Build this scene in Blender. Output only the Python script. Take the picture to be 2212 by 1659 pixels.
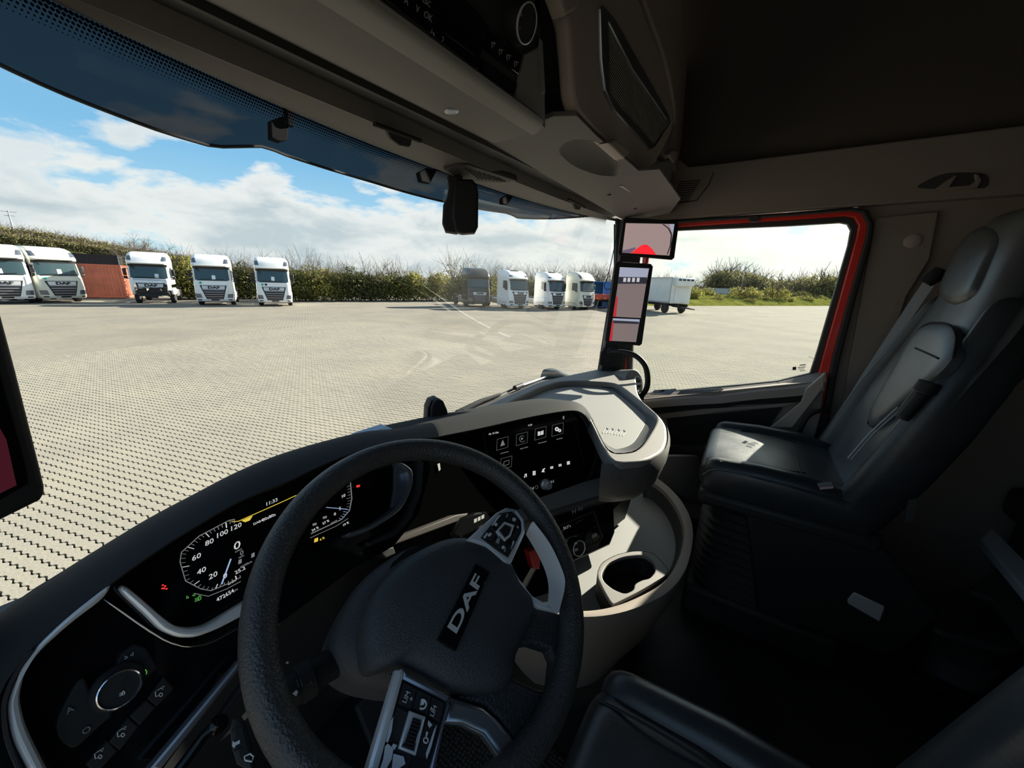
import bpy, bmesh, math, random
from mathutils import Vector, Matrix
from mathutils.geometry import tessellate_polygon

for o in list(bpy.data.objects): bpy.data.objects.remove(o)
scene = bpy.context.scene
COL = scene.collection
R = math.radians

# ------------------------------------------------------------------ camera
FPX, CX, CY = 808.0, 1106.0, 829.5           # focal length and centre in pixels of a 2212 x 1659 frame
CAM = Vector((-1.05, 0.0, 2.75))
vY = Vector((-1349, -272, FPX)).normalized()
vX = Vector((519, -203, FPX)); vX = (vX - vX.dot(vY)*vY).normalized()
vZ = vX.cross(vY)
if vZ.y > 0: vZ = -vZ
MW = Matrix((vX, vY, vZ))                    # camera (x right, y down, z forward) -> world
cam_d = bpy.data.cameras.new('camera'); cam = bpy.data.objects.new('camera', cam_d); COL.objects.link(cam)
cam_d.sensor_fit = 'HORIZONTAL'; cam_d.sensor_width = 36.0; cam_d.lens = 36.0*FPX/2212.0
cam_d.clip_start = 0.02; cam_d.clip_end = 2000
rt, up, bk = MW @ Vector((1,0,0)), MW @ Vector((0,-1,0)), MW @ Vector((0,0,-1))
cam.matrix_world = Matrix(((rt.x,up.x,bk.x,CAM.x),(rt.y,up.y,bk.y,CAM.y),(rt.z,up.z,bk.z,CAM.z),(0,0,0,1)))
scene.camera = cam

# ------------------------------------------------------------------ view
vs = scene.view_settings
vs.view_transform = 'Standard'; vs.look = 'None'; vs.gamma = 1.0; vs.exposure = 0.2; vs.use_curve_mapping = False

# ------------------------------------------------------------------ sun and sky
SUN_DIR = Vector((1.0, -0.30, 0.47)).normalized()      # towards the sun
sd = bpy.data.lights.new('sun', 'SUN'); sd.energy = 15.0; sd.angle = R(0.6); sd.color = (1.0, 0.93, 0.80)
so = bpy.data.objects.new('sun', sd); COL.objects.link(so)
so.rotation_euler = SUN_DIR.to_track_quat('Z', 'Y').to_euler(); so.location = (20, -6, 12)

def nt_new(nt): nt.nodes.clear(); return nt
def N(nt, t, **kw):
    n = nt.nodes.new(t)
    for k, v in kw.items():
        if k.startswith('i_'): n.inputs[k[2:].replace('_', ' ')].default_value = v
        else: setattr(n, k, v)
    return n
def ramp(nt, stops, fac):
    r = nt.nodes.new('ShaderNodeValToRGB'); e = r.color_ramp.elements
    while len(e) < len(stops): e.new(0.5)
    for k, (p, c) in enumerate(stops):
        e[k].position = p; e[k].color = (c, c, c, 1) if isinstance(c, (int, float)) else (*c, 1)
    nt.links.new(fac, r.inputs[0]); return r.outputs[0]
def math_n(nt, op, a, b=None, clamp=False):
    m = nt.nodes.new('ShaderNodeMath'); m.operation = op; m.use_clamp = clamp
    for k, v in enumerate((a, b)):
        if v is None: continue
        if isinstance(v, (int, float)): m.inputs[k].default_value = v
        else: nt.links.new(v, m.inputs[k])
    return m.outputs[0]
def mixc(nt, fac, a, b, blend='MIX'):
    m = nt.nodes.new('ShaderNodeMix'); m.data_type = 'RGBA'; m.blend_type = blend
    for k, v in ((0, fac), (6, a), (7, b)):
        if isinstance(v, (int, float)): m.inputs[k].default_value = v
        elif isinstance(v, tuple): m.inputs[k].default_value = (*v, 1)
        else: nt.links.new(v, m.inputs[k])
    return m.outputs[2]

CLOUD1, CLOUD2 = (1.0, 1.2, 5.4), (1.6, 1.2, 4.2)
def make_world():
    w = bpy.data.worlds.new('sky'); scene.world = w; w.use_nodes = True
    nt = nt_new(w.node_tree); L = nt.links.new
    tc = N(nt, 'ShaderNodeTexCoord'); g = tc.outputs['Generated']
    sep = N(nt, 'ShaderNodeSeparateXYZ'); L(g, sep.inputs[0])
    z = sep.outputs['Z']
    base = ramp(nt, [(0.0, (0.60,0.76,0.80)), (0.06, (0.52,0.78,0.92)), (0.22, (0.24,0.55,0.85)), (0.6, (0.19,0.37,0.62))], z)
    # cumulus: puffs in the open sky, a bank low over the horizon
    n1 = N(nt, 'ShaderNodeTexNoise', i_Scale=3.3, i_Detail=10.0, i_Roughness=0.52, i_Distortion=0.15)
    mp = N(nt, 'ShaderNodeMapping'); mp.inputs['Scale'].default_value = (1.0, 1.0, 2.4); mp.inputs['Location'].default_value = CLOUD1; L(g, mp.inputs[0]); L(mp.outputs[0], n1.inputs['Vector'])
    n2 = N(nt, 'ShaderNodeTexNoise', i_Scale=5.0, i_Detail=10.0, i_Roughness=0.55, i_Distortion=0.2)
    mp2 = N(nt, 'ShaderNodeMapping'); mp2.inputs['Scale'].default_value = (1.0, 1.0, 2.6); mp2.inputs['Location'].default_value = CLOUD2; L(g, mp2.inputs[0]); L(mp2.outputs[0], n2.inputs['Vector'])
    low = ramp(nt, [(0.0, 1.0), (0.10, 0.90), (0.20, 0.32), (0.30, 0.0)], z)
    bank = math_n(nt, 'ADD', n2.outputs['Fac'], math_n(nt, 'MULTIPLY', math_n(nt, 'SUBTRACT', low, 0.58), 0.42))
    c1 = ramp(nt, [(0.545, 0.0), (0.61, 1.0)], n1.outputs['Fac'])
    c2 = ramp(nt, [(0.47, 0.0), (0.55, 1.0)], bank)
    cov = math_n(nt, 'MULTIPLY', math_n(nt, 'MAXIMUM', math_n(nt, 'MULTIPLY', c1, 0.9), c2), 0.93)
    # cloud shading: thicker = greyer
    thick = ramp(nt, [(0.50, (0.95,0.95,0.92)), (0.60, (0.84,0.86,0.85)), (0.74, (0.56,0.64,0.68))], math_n(nt, 'MAXIMUM', bank, math_n(nt, 'SUBTRACT', n1.outputs['Fac'], 0.03)))
    sky = mixc(nt, cov, base, thick)
    # aureole: haze scattering round the sun
    dt = N(nt, 'ShaderNodeVectorMath', operation='DOT_PRODUCT'); L(g, dt.inputs[0]); dt.inputs[1].default_value = SUN_DIR
    a = math_n(nt, 'POWER', math_n(nt, 'MAXIMUM', dt.outputs['Value'], 0.0), 6.0)
    glow = mixc(nt, 1.0, sky, mixc(nt, a, (0,0,0), (0.85,0.74,0.50)), 'ADD')
    below = ramp(nt, [(0.0, 0.0), (0.002, 1.0)], math_n(nt, 'ADD', z, 0.001))
    fin = mixc(nt, below, (0.30,0.28,0.22), glow)
    bg = N(nt, 'ShaderNodeBackground', i_Strength=0.88); L(fin, bg.inputs[0])
    out = N(nt, 'ShaderNodeOutputWorld'); L(bg.outputs[0], out.inputs[0])
make_world()

# ------------------------------------------------------------------ pixel rays -> points in the place
def ray(x, y): return MW @ Vector(((x-CX)/FPX, (y-CY)/FPX, 1.0))
def AX(x, y, X): d = ray(x, y); return CAM + d*((X-CAM.x)/d.x)
def AY(x, y, Y): d = ray(x, y); return CAM + d*((Y-CAM.y)/d.y)
def AZ(x, y, Z): d = ray(x, y); return CAM + d*((Z-CAM.z)/d.z)
def project(p):
    c = MW.transposed() @ (Vector(p)-CAM)
    return (CX+FPX*c.x/c.z, CY+FPX*c.y/c.z, c.z)
class Plane:
    """A flat frame in the place: origin, x and y axes, normal towards the viewer side."""
    def __init__(s, o, ex, n):
        s.o = Vector(o); s.n = Vector(n).normalized(); ex = Vector(ex)
        s.ex = (ex - ex.dot(s.n)*s.n).normalized(); s.ey = s.n.cross(s.ex)
    def at(s, x, y, off=0.0):
        d = ray(x, y); o = s.o + s.n*off
        return CAM + d*((o-CAM).dot(s.n)/d.dot(s.n))
    def uv(s, p): q = Vector(p)-s.o; return (q.dot(s.ex), q.dot(s.ey))
    def px(s, x, y, off=0.0): return s.uv(s.at(x, y, off))
    def w(s, u, v, off=0.0): return s.o + s.ex*u + s.ey*v + s.n*off

# ------------------------------------------------------------------ object helpers
WL = {}                                     # world location of each object's origin
def tag(o, label=None, cat=None, group=None, kind=None):
    if label: o['label'] = label
    if cat: o['category'] = cat
    if group: o['group'] = group
    if kind: o['kind'] = kind
    return o
def thing(name, label, cat, loc=(0,0,0), group=None):
    o = bpy.data.objects.new(name, None); COL.objects.link(o); o.location = loc; o.empty_display_size = 0.1
    WL[o] = Vector(loc); return tag(o, label, cat, group)
def link(name, me, mat, parent=None, center=True, smooth=None):
    if mat is not None:
        me.materials.clear(); me.materials.append(mat)
    if smooth is not None:
        for p in me.polygons: p.use_smooth = True
        if smooth < 180: me.set_sharp_from_angle(angle=R(smooth))
    org = Vector((0,0,0))
    if center and len(me.vertices):
        xs = [v.co.x for v in me.vertices]; ys = [v.co.y for v in me.vertices]; zs = [v.co.z for v in me.vertices]
        org = Vector(((min(xs)+max(xs))/2, (min(ys)+max(ys))/2, min(zs)))
        me.transform(Matrix.Translation(-org))
    o = bpy.data.objects.new(name, me); COL.objects.link(o)
    WL[o] = org
    if parent is not None:
        o.parent = parent; o.location = org - WL[parent]
    else: o.location = org
    return o
def fixn(me):
    bm = bmesh.new(); bm.from_mesh(me); bmesh.ops.recalc_face_normals(bm, faces=bm.faces); bm.to_mesh(me); bm.free()
def mk(name, verts, faces, mat, parent=None, smooth=None, bevel=0.0, seg=2, sub=0, solid=0.0, fix=True, wn=False):
    me = bpy.data.meshes.new(name); me.from_pydata([tuple(v) for v in verts], [], faces)
    if fix: fixn(me)
    o = link(name, me, mat, parent, smooth=smooth)
    if solid:
        m = o.modifiers.new('s', 'SOLIDIFY'); m.thickness = solid; m.offset = -1
    if bevel:
        m = o.modifiers.new('b', 'BEVEL'); m.width = bevel; m.segments = seg; m.limit_method = 'ANGLE'; m.angle_limit = R(35)
        for p in o.data.polygons: p.use_smooth = True
        o.data.set_sharp_from_angle(angle=R(35)); m.harden_normals = False
    if sub:
        m = o.modifiers.new('u', 'SUBSURF'); m.levels = sub; m.render_levels = sub
        for p in o.data.polygons: p.use_smooth = True
    return o
def spline(pts, n=6, closed=False):
    """Catmull-Rom through the points."""
    P = [Vector(p) for p in pts]; out = []; m = len(P)
    rng = range(m) if closed else range(m-1)
    for i in rng:
        p0 = P[(i-1) % m] if closed or i > 0 else P[0]*2-P[1]
        p1, p2 = P[i], P[(i+1) % m]
        p3 = P[(i+2) % m] if closed or i+2 < m else P[-1]*2-P[-2]
        for k in range(n):
            t = k/n
            out.append(0.5*((2*p1)+(p2-p0)*t+(2*p0-5*p1+4*p2-p3)*t*t+(3*p1-p0-3*p2+p3)*t**3))
    if not closed: out.append(P[-1])
    return out
def resample(pts, n, closed=False):
    P = [Vector(p) for p in pts]
    if closed: P = P+[P[0]]
    d = [0.0]
    for a, b in zip(P, P[1:]): d.append(d[-1]+(b-a).length)
    out = []; j = 0
    for k in range(n):
        s = d[-1]*k/(n if closed else n-1)
        while j < len(d)-2 and d[j+1] < s: j += 1
        t = (s-d[j])/max(d[j+1]-d[j], 1e-9); out.append(P[j].lerp(P[j+1], min(max(t,0),1)))
    return out
def loft(name, rows, mat, parent=None, closed=False, cap=False, smooth=40, solid=0.0, sub=0, bevel=0.0):
    """Surface through polylines with the same number of points."""
    n = len(rows[0]); V = [p for r in rows for p in r]; Fs = []
    for i in range(len(rows)-1):
        for j in range(n if closed else n-1):
            a, b = i*n+j, i*n+(j+1) % n
            Fs.append((a, b, b+n, a+n))
    if cap: Fs.append(tuple(range(n))); Fs.append(tuple(range((len(rows)-1)*n, len(rows)*n)))
    return mk(name, V, Fs, mat, parent, smooth=smooth, solid=solid, sub=sub, bevel=bevel)
def slab(name, pts, vec, mat, parent=None, bevel=0.0, seg=2, smooth=None):
    """A polygon given thickness along vec."""
    n = len(pts); P = [Vector(p) for p in pts]; vec = Vector(vec)
    V = P+[p+vec for p in P]
    Fs = [tuple(range(n)), tuple(range(2*n-1, n-1, -1))]+[(i, i+n, (i+1) % n+n, (i+1) % n) for i in range(n)]
    return mk(name, V, Fs, mat, parent, bevel=bevel, seg=seg, smooth=smooth)
def box(name, c, s, mat, parent=None, bevel=0.0, rot=None, seg=2):
    c = Vector(c); hx, hy, hz = s[0]/2, s[1]/2, s[2]/2
    V = [Vector((x, y, z)) for x in (-hx, hx) for y in (-hy, hy) for z in (-hz, hz)]
    if rot is not None: V = [rot @ v for v in V]
    V = [c+v for v in V]
    return mk(name, V, [(0,1,3,2),(4,6,7,5),(0,4,5,1),(2,3,7,6),(0,2,6,4),(1,5,7,3)], mat, parent, bevel=bevel, seg=seg)
def tube(name, path, r, mat, parent=None, seg=10, cap=True, closed=False, flat=1.0, upv=None, smooth=60):
    """Round bar along a path; r a number or one per point; flat squeezes one axis."""
    P = [Vector(p) for p in path]; n = len(P); rs = r if isinstance(r, (list, tuple)) else [r]*n
    rows = []; prev = None
    for i, p in enumerate(P):
        t = (P[(i+1) % n]-P[i-1]) if closed else (P[min(i+1, n-1)]-P[max(i-1, 0)])
        t.normalize()
        ref = Vector(upv) if upv is not None else (prev if prev is not None else (Vector((0,0,1)) if abs(t.z) < 0.9 else Vector((1,0,0))))
        a = ref - ref.dot(t)*t; a.normalize(); b = t.cross(a); prev = a
        rows.append([p+(a*math.cos(2*math.pi*k/seg)*flat+b*math.sin(2*math.pi*k/seg))*rs[i] for k in range(seg)])
    if closed: rows.append(rows[0])
    return loft(name, rows, mat, parent, closed=True, cap=cap and not closed, smooth=smooth)
def lathe(name, prof, o, ax, mat, parent=None, seg=24, smooth=40):
    """prof: (radius, height along ax) pairs."""
    ax = Vector(ax).normalized(); a = ax.orthogonal().normalized(); b = ax.cross(a); o = Vector(o)
    rows = [[o+ax*h+(a*math.cos(2*math.pi*k/seg)+b*math.sin(2*math.pi*k/seg))*max(r, 1e-4) for k in range(seg)] for r, h in prof]
    return loft(name, rows, mat, parent, closed=True, cap=True, smooth=smooth)
def curve_mesh(outlines, extrude, bevel, res=1):
    cu = bpy.data.curves.new('c', 'CURVE'); cu.dimensions = '2D'; cu.fill_mode = 'BOTH'
    cu.extrude = max(extrude/2-bevel, 0.0); cu.bevel_depth = bevel; cu.bevel_resolution = res; cu.offset = -bevel
    for ol in outlines:
        sp = cu.splines.new('POLY'); sp.points.add(len(ol)-1); sp.use_cyclic_u = True
        for k, p in enumerate(ol): sp.points[k].co = (p[0], p[1], 0, 1)
    ob = bpy.data.objects.new('c', cu); me = bpy.data.meshes.new_from_object(ob)
    bpy.data.objects.remove(ob); bpy.data.curves.remove(cu)
    return me
def chaikin(ol, it=2, q=0.2):
    """Cut the corners of a closed outline round."""
    for _ in range(it):
        out = []
        for k in range(len(ol)):
            a, b = ol[k], ol[(k+1) % len(ol)]
            out += [(a[0]+(b[0]-a[0])*q, a[1]+(b[1]-a[1])*q), (b[0]+(a[0]-b[0])*q, b[1]+(a[1]-b[1])*q)]
        ol = out
    return ol
def plate(name, P, outlines, mat, parent=None, off=0.0, thick=0.006, bevel=0.0015, smooth=False, n=5, uv=False, res=1, woff=None, ck=0):
    """Outlines (pixels, read on plane P raised by woff) as a solid plate whose front lies at off; later outlines are holes."""
    woff = off if woff is None else woff
    ols = []
    for ol in outlines:
        if ck: ol = chaikin(ol, ck)
        q = [p if uv else P.px(p[0], p[1], woff) for p in ol]
        q = [Vector((a, b, 0)) for a, b in q]
        if smooth: q = spline(q, n, closed=True)
        ols.append(q)
    me = curve_mesh(ols, thick, bevel, res)
    T = Matrix.Translation(P.o+P.n*(off-thick/2)) @ Matrix((P.ex, P.ey, P.n)).transposed().to_4x4()
    me.transform(T)
    return link(name, me, mat, parent, smooth=35)
def ringplate(name, P, outer, inner, mat, parent=None, **kw): return plate(name, P, [outer, inner], mat, parent, **kw)
def dome(name, P, outline, mat, parent=None, off=0.0, h=0.02, rings=6, power=2.2, uv=False, skirt=0.0, smooth=True, n=5):
    """Closed outline raised to a soft cushion."""
    q = [p if uv else P.px(p[0], p[1], off) for p in outline]; q = [Vector((a, b, 0)) for a, b in q]
    if smooth: q = spline(q, n, closed=True)
    c = sum(q, Vector())/len(q); rows = []
    if skirt: rows.append([P.w(p.x, p.y, off-skirt) for p in q])
    for k in range(rings):
        s = 1-(k/rings)**1.3*0.999; z = h*(1-s**power)**(1/power)
        rows.append([P.w(*(c+(p-c)*s)[:2], off+z) for p in q])
    rows.append([P.w(c.x+(p.x-c.x)*.001, c.y+(p.y-c.y)*.001, off+h) for p in q])
    return loft(name, rows, mat, parent, closed=True, cap=True, smooth=60)
def text(name, s, P, pos, size, mat, parent=None, off=0.0015, thick=0.0006, ang=0.0, align='CENTER', uv=False, shear=0.0, sx=1.0, spacing=1.0, bold=0.0):
    cu = bpy.data.curves.new('t', 'FONT'); cu.body = s; cu.size = size; cu.align_x = align; cu.align_y = 'CENTER'
    cu.extrude = thick/2; cu.shear = shear; cu.resolution_u = 2; cu.offset = bold; cu.space_character = spacing
    ob = bpy.data.objects.new('t', cu); me = bpy.data.meshes.new_from_object(ob); bpy.data.objects.remove(ob); bpy.data.curves.remove(cu)
    u, v = pos if uv else P.px(pos[0], pos[1], off)
    T = Matrix.Translation(P.w(u, v, off)) @ Matrix((P.ex, P.ey, P.n)).transposed().to_4x4() @ Matrix.Rotation(R(ang), 4, 'Z') @ Matrix.Diagonal((sx, 1, 1, 1))
    me.transform(T)
    return link(name, me, mat, parent)
def copy_tree(o, parent=None):
    c = o.copy(); COL.objects.link(c); c.parent = parent
    for ch in list(o.children): copy_tree(ch, c)
    return c

# ------------------------------------------------------------------ materials
MATS = {}
def mat(name, col, rough=0.6, metal=0.0, bump=0.0, bscale=200.0, var=0.0, vscale=6.0, spec=0.5, emit=None, estr=1.0, coat=0.0, detail=3.0, dist=0.002):
    if name in MATS: return MATS[name]
    m = bpy.data.materials.new(name); m.use_nodes = True; nt = m.node_tree; b = nt.nodes['Principled BSDF']; L = nt.links.new
    b.inputs['Base Color'].default_value = (*col, 1); b.inputs['Roughness'].default_value = rough; b.inputs['Metallic'].default_value = metal
    b.inputs['Specular IOR Level'].default_value = spec; b.inputs['Coat Weight'].default_value = coat
    tc = N(nt, 'ShaderNodeTexCoord') if (bump or var) else None
    if bump:
        n = N(nt, 'ShaderNodeTexNoise', i_Scale=bscale, i_Detail=detail); L(tc.outputs['Object'], n.inputs['Vector'])
        bp = N(nt, 'ShaderNodeBump', i_Strength=bump, i_Distance=dist); L(n.outputs['Fac'], bp.inputs['Height']); L(bp.outputs[0], b.inputs['Normal'])
    if var:
        n = N(nt, 'ShaderNodeTexNoise', i_Scale=vscale, i_Detail=5.0); L(tc.outputs['Object'], n.inputs['Vector'])
        c = ramp(nt, [(0.3, tuple(max(x*(1-var), 0) for x in col)), (0.7, tuple(min(x*(1+var), 1) for x in col))], n.outputs['Fac']); L(c, b.inputs['Base Color'])
        r = ramp(nt, [(0.3, max(rough-0.12*var*3, 0.05)), (0.7, min(rough+0.12*var*3, 1))], n.outputs['Fac']); L(r, b.inputs['Roughness'])
    if emit:
        b.inputs['Emission Color'].default_value = (*emit, 1); b.inputs['Emission Strength'].default_value = estr
    MATS[name] = m; return m
def glass_mat(name, tint, gloss=0.06, rough=0.01, dust=0.0, dustcol=(0.6,0.58,0.52)):
    m = bpy.data.materials.new(name); m.use_nodes = True; nt = nt_new(m.node_tree); L = nt.links.new
    t = N(nt, 'ShaderNodeBsdfTransparent'); t.inputs[0].default_value = (*tint, 1)
    gl = N(nt, 'ShaderNodeBsdfGlossy', i_Roughness=rough); gl.inputs[0].default_value = (1,1,1,1)
    fr = N(nt, 'ShaderNodeLayerWeight', i_Blend=0.25)
    fac = math_n(nt, 'MULTIPLY', fr.outputs['Fresnel'], gloss*8, clamp=True)
    mx = N(nt, 'ShaderNodeMixShader'); L(fac, mx.inputs[0]); L(t.outputs[0], mx.inputs[1]); L(gl.outputs[0], mx.inputs[2])
    last = mx.outputs[0]
    if dust:
        d = N(nt, 'ShaderNodeBsdfDiffuse'); d.inputs[0].default_value = (*dustcol, 1)
        tc = N(nt, 'ShaderNodeTexCoord'); n = N(nt, 'ShaderNodeTexNoise', i_Scale=7.0, i_Detail=6.0, i_Roughness=0.65); L(tc.outputs['Object'], n.inputs['Vector'])
        f = ramp(nt, [(0.42, dust*0.2), (0.75, dust)], n.outputs['Fac'])
        m2 = N(nt, 'ShaderNodeMixShader'); L(f, m2.inputs[0]); L(last, m2.inputs[1]); L(d.outputs[0], m2.inputs[2]); last = m2.outputs[0]
    o = N(nt, 'ShaderNodeOutputMaterial'); L(last, o.inputs[0]); MATS[name] = m; return m
def dot_mat(name, col_a, col_b, scale, rough=0.5, thr=0.32, bump=0.4, metal=0.0):
    """Fine square grid of dimples (woven or perforated look)."""
    m = bpy.data.materials.new(name); m.use_nodes = True; nt = m.node_tree; b = nt.nodes['Principled BSDF']; L = nt.links.new
    tc = N(nt, 'ShaderNodeTexCoord'); v = N(nt, 'ShaderNodeTexVoronoi', i_Scale=scale, i_Randomness=0.0); L(tc.outputs['Object'], v.inputs['Vector'])
    c = ramp(nt, [(thr-0.08, col_b), (thr+0.08, col_a)], v.outputs['Distance']); L(c, b.inputs['Base Color'])
    bp = N(nt, 'ShaderNodeBump', i_Strength=bump, i_Distance=0.0006); L(v.outputs['Distance'], bp.inputs['Height']); L(bp.outputs[0], b.inputs['Normal'])
    b.inputs['Roughness'].default_value = rough; b.inputs['Metallic'].default_value = metal; MATS[name] = m; return m

dash_soft  = mat('dash_soft', (0.024,0.025,0.027), 0.8, spec=0.12, bump=0.35, bscale=900, dist=0.0006)
dash_rim   = mat('dash_rim', (0.18,0.167,0.155), 0.6, bump=0.4, bscale=1100, dist=0.0006)
tray_mat   = dot_mat('tray_rubber', (0.235,0.231,0.224), (0.14,0.138,0.134), 230, 0.62)
grip_mat   = dot_mat('grip_weave', (0.085,0.08,0.077), (0.03,0.029,0.028), 210, 0.6)
groove     = mat('groove_dark', (0.045,0.044,0.045), 0.6, bump=0.3, bscale=900, dist=0.0006)
piano      = mat('piano_black', (0.004,0.004,0.005), 0.08, spec=0.35)
matte_blk  = mat('matte_black', (0.012,0.012,0.013), 0.6, spec=0.25, bump=0.2, bscale=700, dist=0.0005)
soft_blk   = mat('soft_black', (0.022,0.022,0.024), 0.7, spec=0.2, bump=0.3, bscale=800, dist=0.0006)
screen_blk = mat('screen_black', (0.003,0.003,0.004), 0.12, spec=0.3)
silver     = mat('satin_silver', (0.70,0.71,0.72), 0.38, metal=0.45)
silver_dk  = mat('dark_silver', (0.30,0.32,0.36), 0.30, metal=0.85)
chrome     = mat('chrome', (0.80,0.80,0.82), 0.12, metal=1.0)
leather    = mat('wheel_leather', (0.030,0.029,0.029), 0.45, bump=1.0, bscale=330, dist=0.002, detail=2)
hub_mat    = mat('hub_grain', (0.034,0.035,0.039), 0.5, bump=0.9, bscale=520, dist=0.0014, detail=2)
seat_lth   = mat('seat_leather', (0.026,0.029,0.032), 0.36, bump=0.25, bscale=160, dist=0.001, var=0.15, vscale=9)
seat_lth2  = mat('seat_leather_grey_lit', (0.055,0.060,0.063), 0.36, bump=0.25, bscale=160, dist=0.001, var=0.15, vscale=9)  # paler copy of the seat leather, light on the backrest put into it
seat_blk   = mat('seat_black', (0.012,0.012,0.013), 0.6, bump=0.3, bscale=300, dist=0.001)
stitch     = mat('seam_dark', (0.008,0.008,0.009), 0.7)
trim_brn   = mat('trim_taupe', (0.25,0.205,0.172), 0.6, bump=0.3, bscale=900, dist=0.0005)
trim_over  = mat('trim_overhead', (0.125,0.114,0.103), 0.6, bump=0.3, bscale=900, dist=0.0005)
trim_dk    = mat('trim_dark', (0.045,0.042,0.040), 0.6, bump=0.3, bscale=900, dist=0.0005)
pod_mat    = mat('pod_taupe', (0.40,0.33,0.275), 0.55, bump=0.3, bscale=900, dist=0.0005)
liner      = mat('headliner', (0.085,0.070,0.060), 0.9, bump=0.4, bscale=500, dist=0.0008)
floor_mat  = mat('floor_rubber', (0.014,0.015,0.016), 0.55, bump=0.3, bscale=120, dist=0.002, var=0.3)
red_paint  = mat('red_paint', (0.75,0.03,0.02), 0.25, coat=0.5)
rubber     = mat('rubber_seal', (0.014,0.013,0.013), 0.6)
frame_dk   = mat('frame_dark', (0.030,0.026,0.024), 0.5)
belt_mat   = mat('belt_webbing', (0.26,0.28,0.30), 0.6, bump=0.4, bscale=600, dist=0.0005)
grille_mat = mat('speaker_mesh', (0.045,0.043,0.040), 0.45, metal=0.4)
white_led  = mat('screen_white', (0.5,0.5,0.5), 0.5, emit=(0.85,0.85,0.82), estr=0.55)
grey_led   = mat('screen_grey', (0.3,0.3,0.3), 0.5, emit=(0.6,0.6,0.6), estr=0.22)
blue_led   = mat('screen_blue', (0.3,0.4,0.6), 0.5, emit=(0.45,0.62,0.9), estr=0.5)
amber_led  = mat('lamp_amber', (0.5,0.4,0.05), 0.5, emit=(1.0,0.72,0.08), estr=0.6)
red_led    = mat('lamp_red', (0.5,0.02,0.02), 0.5, emit=(1.0,0.05,0.03), estr=0.75)
green_led  = mat('lamp_green', (0.05,0.3,0.05), 0.5, emit=(0.18,0.7,0.12), estr=0.35)
print_wht  = mat('white_print', (0.55,0.55,0.55), 0.6)
print_gry  = mat('grey_print', (0.22,0.22,0.22), 0.6)
worn_grey  = mat('worn_bare_plastic', (0.50,0.52,0.56), 0.5)
glass_front= glass_mat('windscreen_glass', (0.96,0.98,0.97), 0.011, dust=0.03)
glass_side = glass_mat('side_glass', (0.95,0.97,0.95), 0.02, dust=0.02)
visor_mat  = glass_mat('tinted_visor', (0.052,0.057,0.062), 0.03, dust=0.03, dustcol=(0.05,0.07,0.10))
deep_blk   = mat('deep_black', (0.004,0.004,0.0045), 0.07, spec=0.3)
red_plastic= mat('red_plastic', (0.30,0.012,0.012), 0.5)

# ================================================================== OUTSIDE: the paved yard
import numpy as np
GA = Vector((0.9655, 0.2605, 0)); GB = Vector((-0.2605, 0.9655, 0))     # paver grid axes
PW, PL = 0.1125, 0.225
def grid_mat(name):
    m = bpy.data.materials.new(name); m.use_nodes = True; nt = m.node_tree; b = nt.nodes['Principled BSDF']; L = nt.links.new
    tc = N(nt, 'ShaderNodeTexCoord'); mp = N(nt, 'ShaderNodeMapping'); mp.inputs['Rotation'].default_value = (0, 0, -math.atan2(GB.y, GB.x)); L(tc.outputs['Object'], mp.inputs[0])
    br = N(nt, 'ShaderNodeTexBrick', i_Scale=1.0); br.inputs['Brick Width'].default_value = PL; br.inputs['Row Height'].default_value = PW; br.inputs['Mortar Size'].default_value = 0.011; br.inputs['Mortar Smooth'].default_value = 0.4
    br.inputs['Color1'].default_value = (0.285,0.262,0.217,1); br.inputs['Color2'].default_value = (0.262,0.242,0.202,1); br.inputs['Mortar'].default_value = (0.09,0.083,0.07,1); L(mp.outputs[0], br.inputs['Vector'])
    n = N(nt, 'ShaderNodeTexNoise', i_Scale=0.35, i_Detail=8.0, i_Roughness=0.6); L(tc.outputs['Object'], n.inputs['Vector'])
    c = mixc(nt, 1.0, br.outputs['Color'], ramp(nt, [(0.35, (0.84,0.84,0.86)), (0.65, (1.06,1.04,1.0))], n.outputs['Fac']), 'MULTIPLY'); L(c, b.inputs['Base Color'])
    b.inputs['Roughness'].default_value = 1.0; b.inputs['Specular IOR Level'].default_value = 0.05; return m
far_pave = grid_mat('far_paving')
def paver_mat(name):
    m = bpy.data.materials.new(name); m.use_nodes = True; nt = m.node_tree; b = nt.nodes['Principled BSDF']; L = nt.links.new
    g = N(nt, 'ShaderNodeNewGeometry'); 
    n = N(nt, 'ShaderNodeTexNoise', i_Scale=0.5, i_Detail=9.0, i_Roughness=0.62); L(g.outputs['Position'], n.inputs['Vector'])
    n2 = N(nt, 'ShaderNodeTexNoise', i_Scale=45.0, i_Detail=4.0, i_Roughness=0.6); L(g.outputs['Position'], n2.inputs['Vector'])
    c = ramp(nt, [(0.35, (0.262,0.246,0.21)), (0.65, (0.315,0.288,0.236))], n.outputs['Fac'])
    c = mixc(nt, 1.0, c, ramp(nt, [(0.3, (0.80,0.80,0.80)), (0.7, (1.12,1.10,1.06))], n2.outputs['Fac']), 'MULTIPLY'); L(c, b.inputs['Base Color'])
    b.inputs['Roughness'].default_value = 1.0; b.inputs['Specular IOR Level'].default_value = 0.05
    bp = N(nt, 'ShaderNodeBump', i_Strength=0.5, i_Distance=0.004); L(n2.outputs['Fac'], bp.inputs['Height']); L(bp.outputs[0], b.inputs['Normal']); return m
pav = paver_mat('concrete_paver')
bed_mat = mat('joint_sand', (0.034,0.031,0.026), 0.95)
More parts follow.
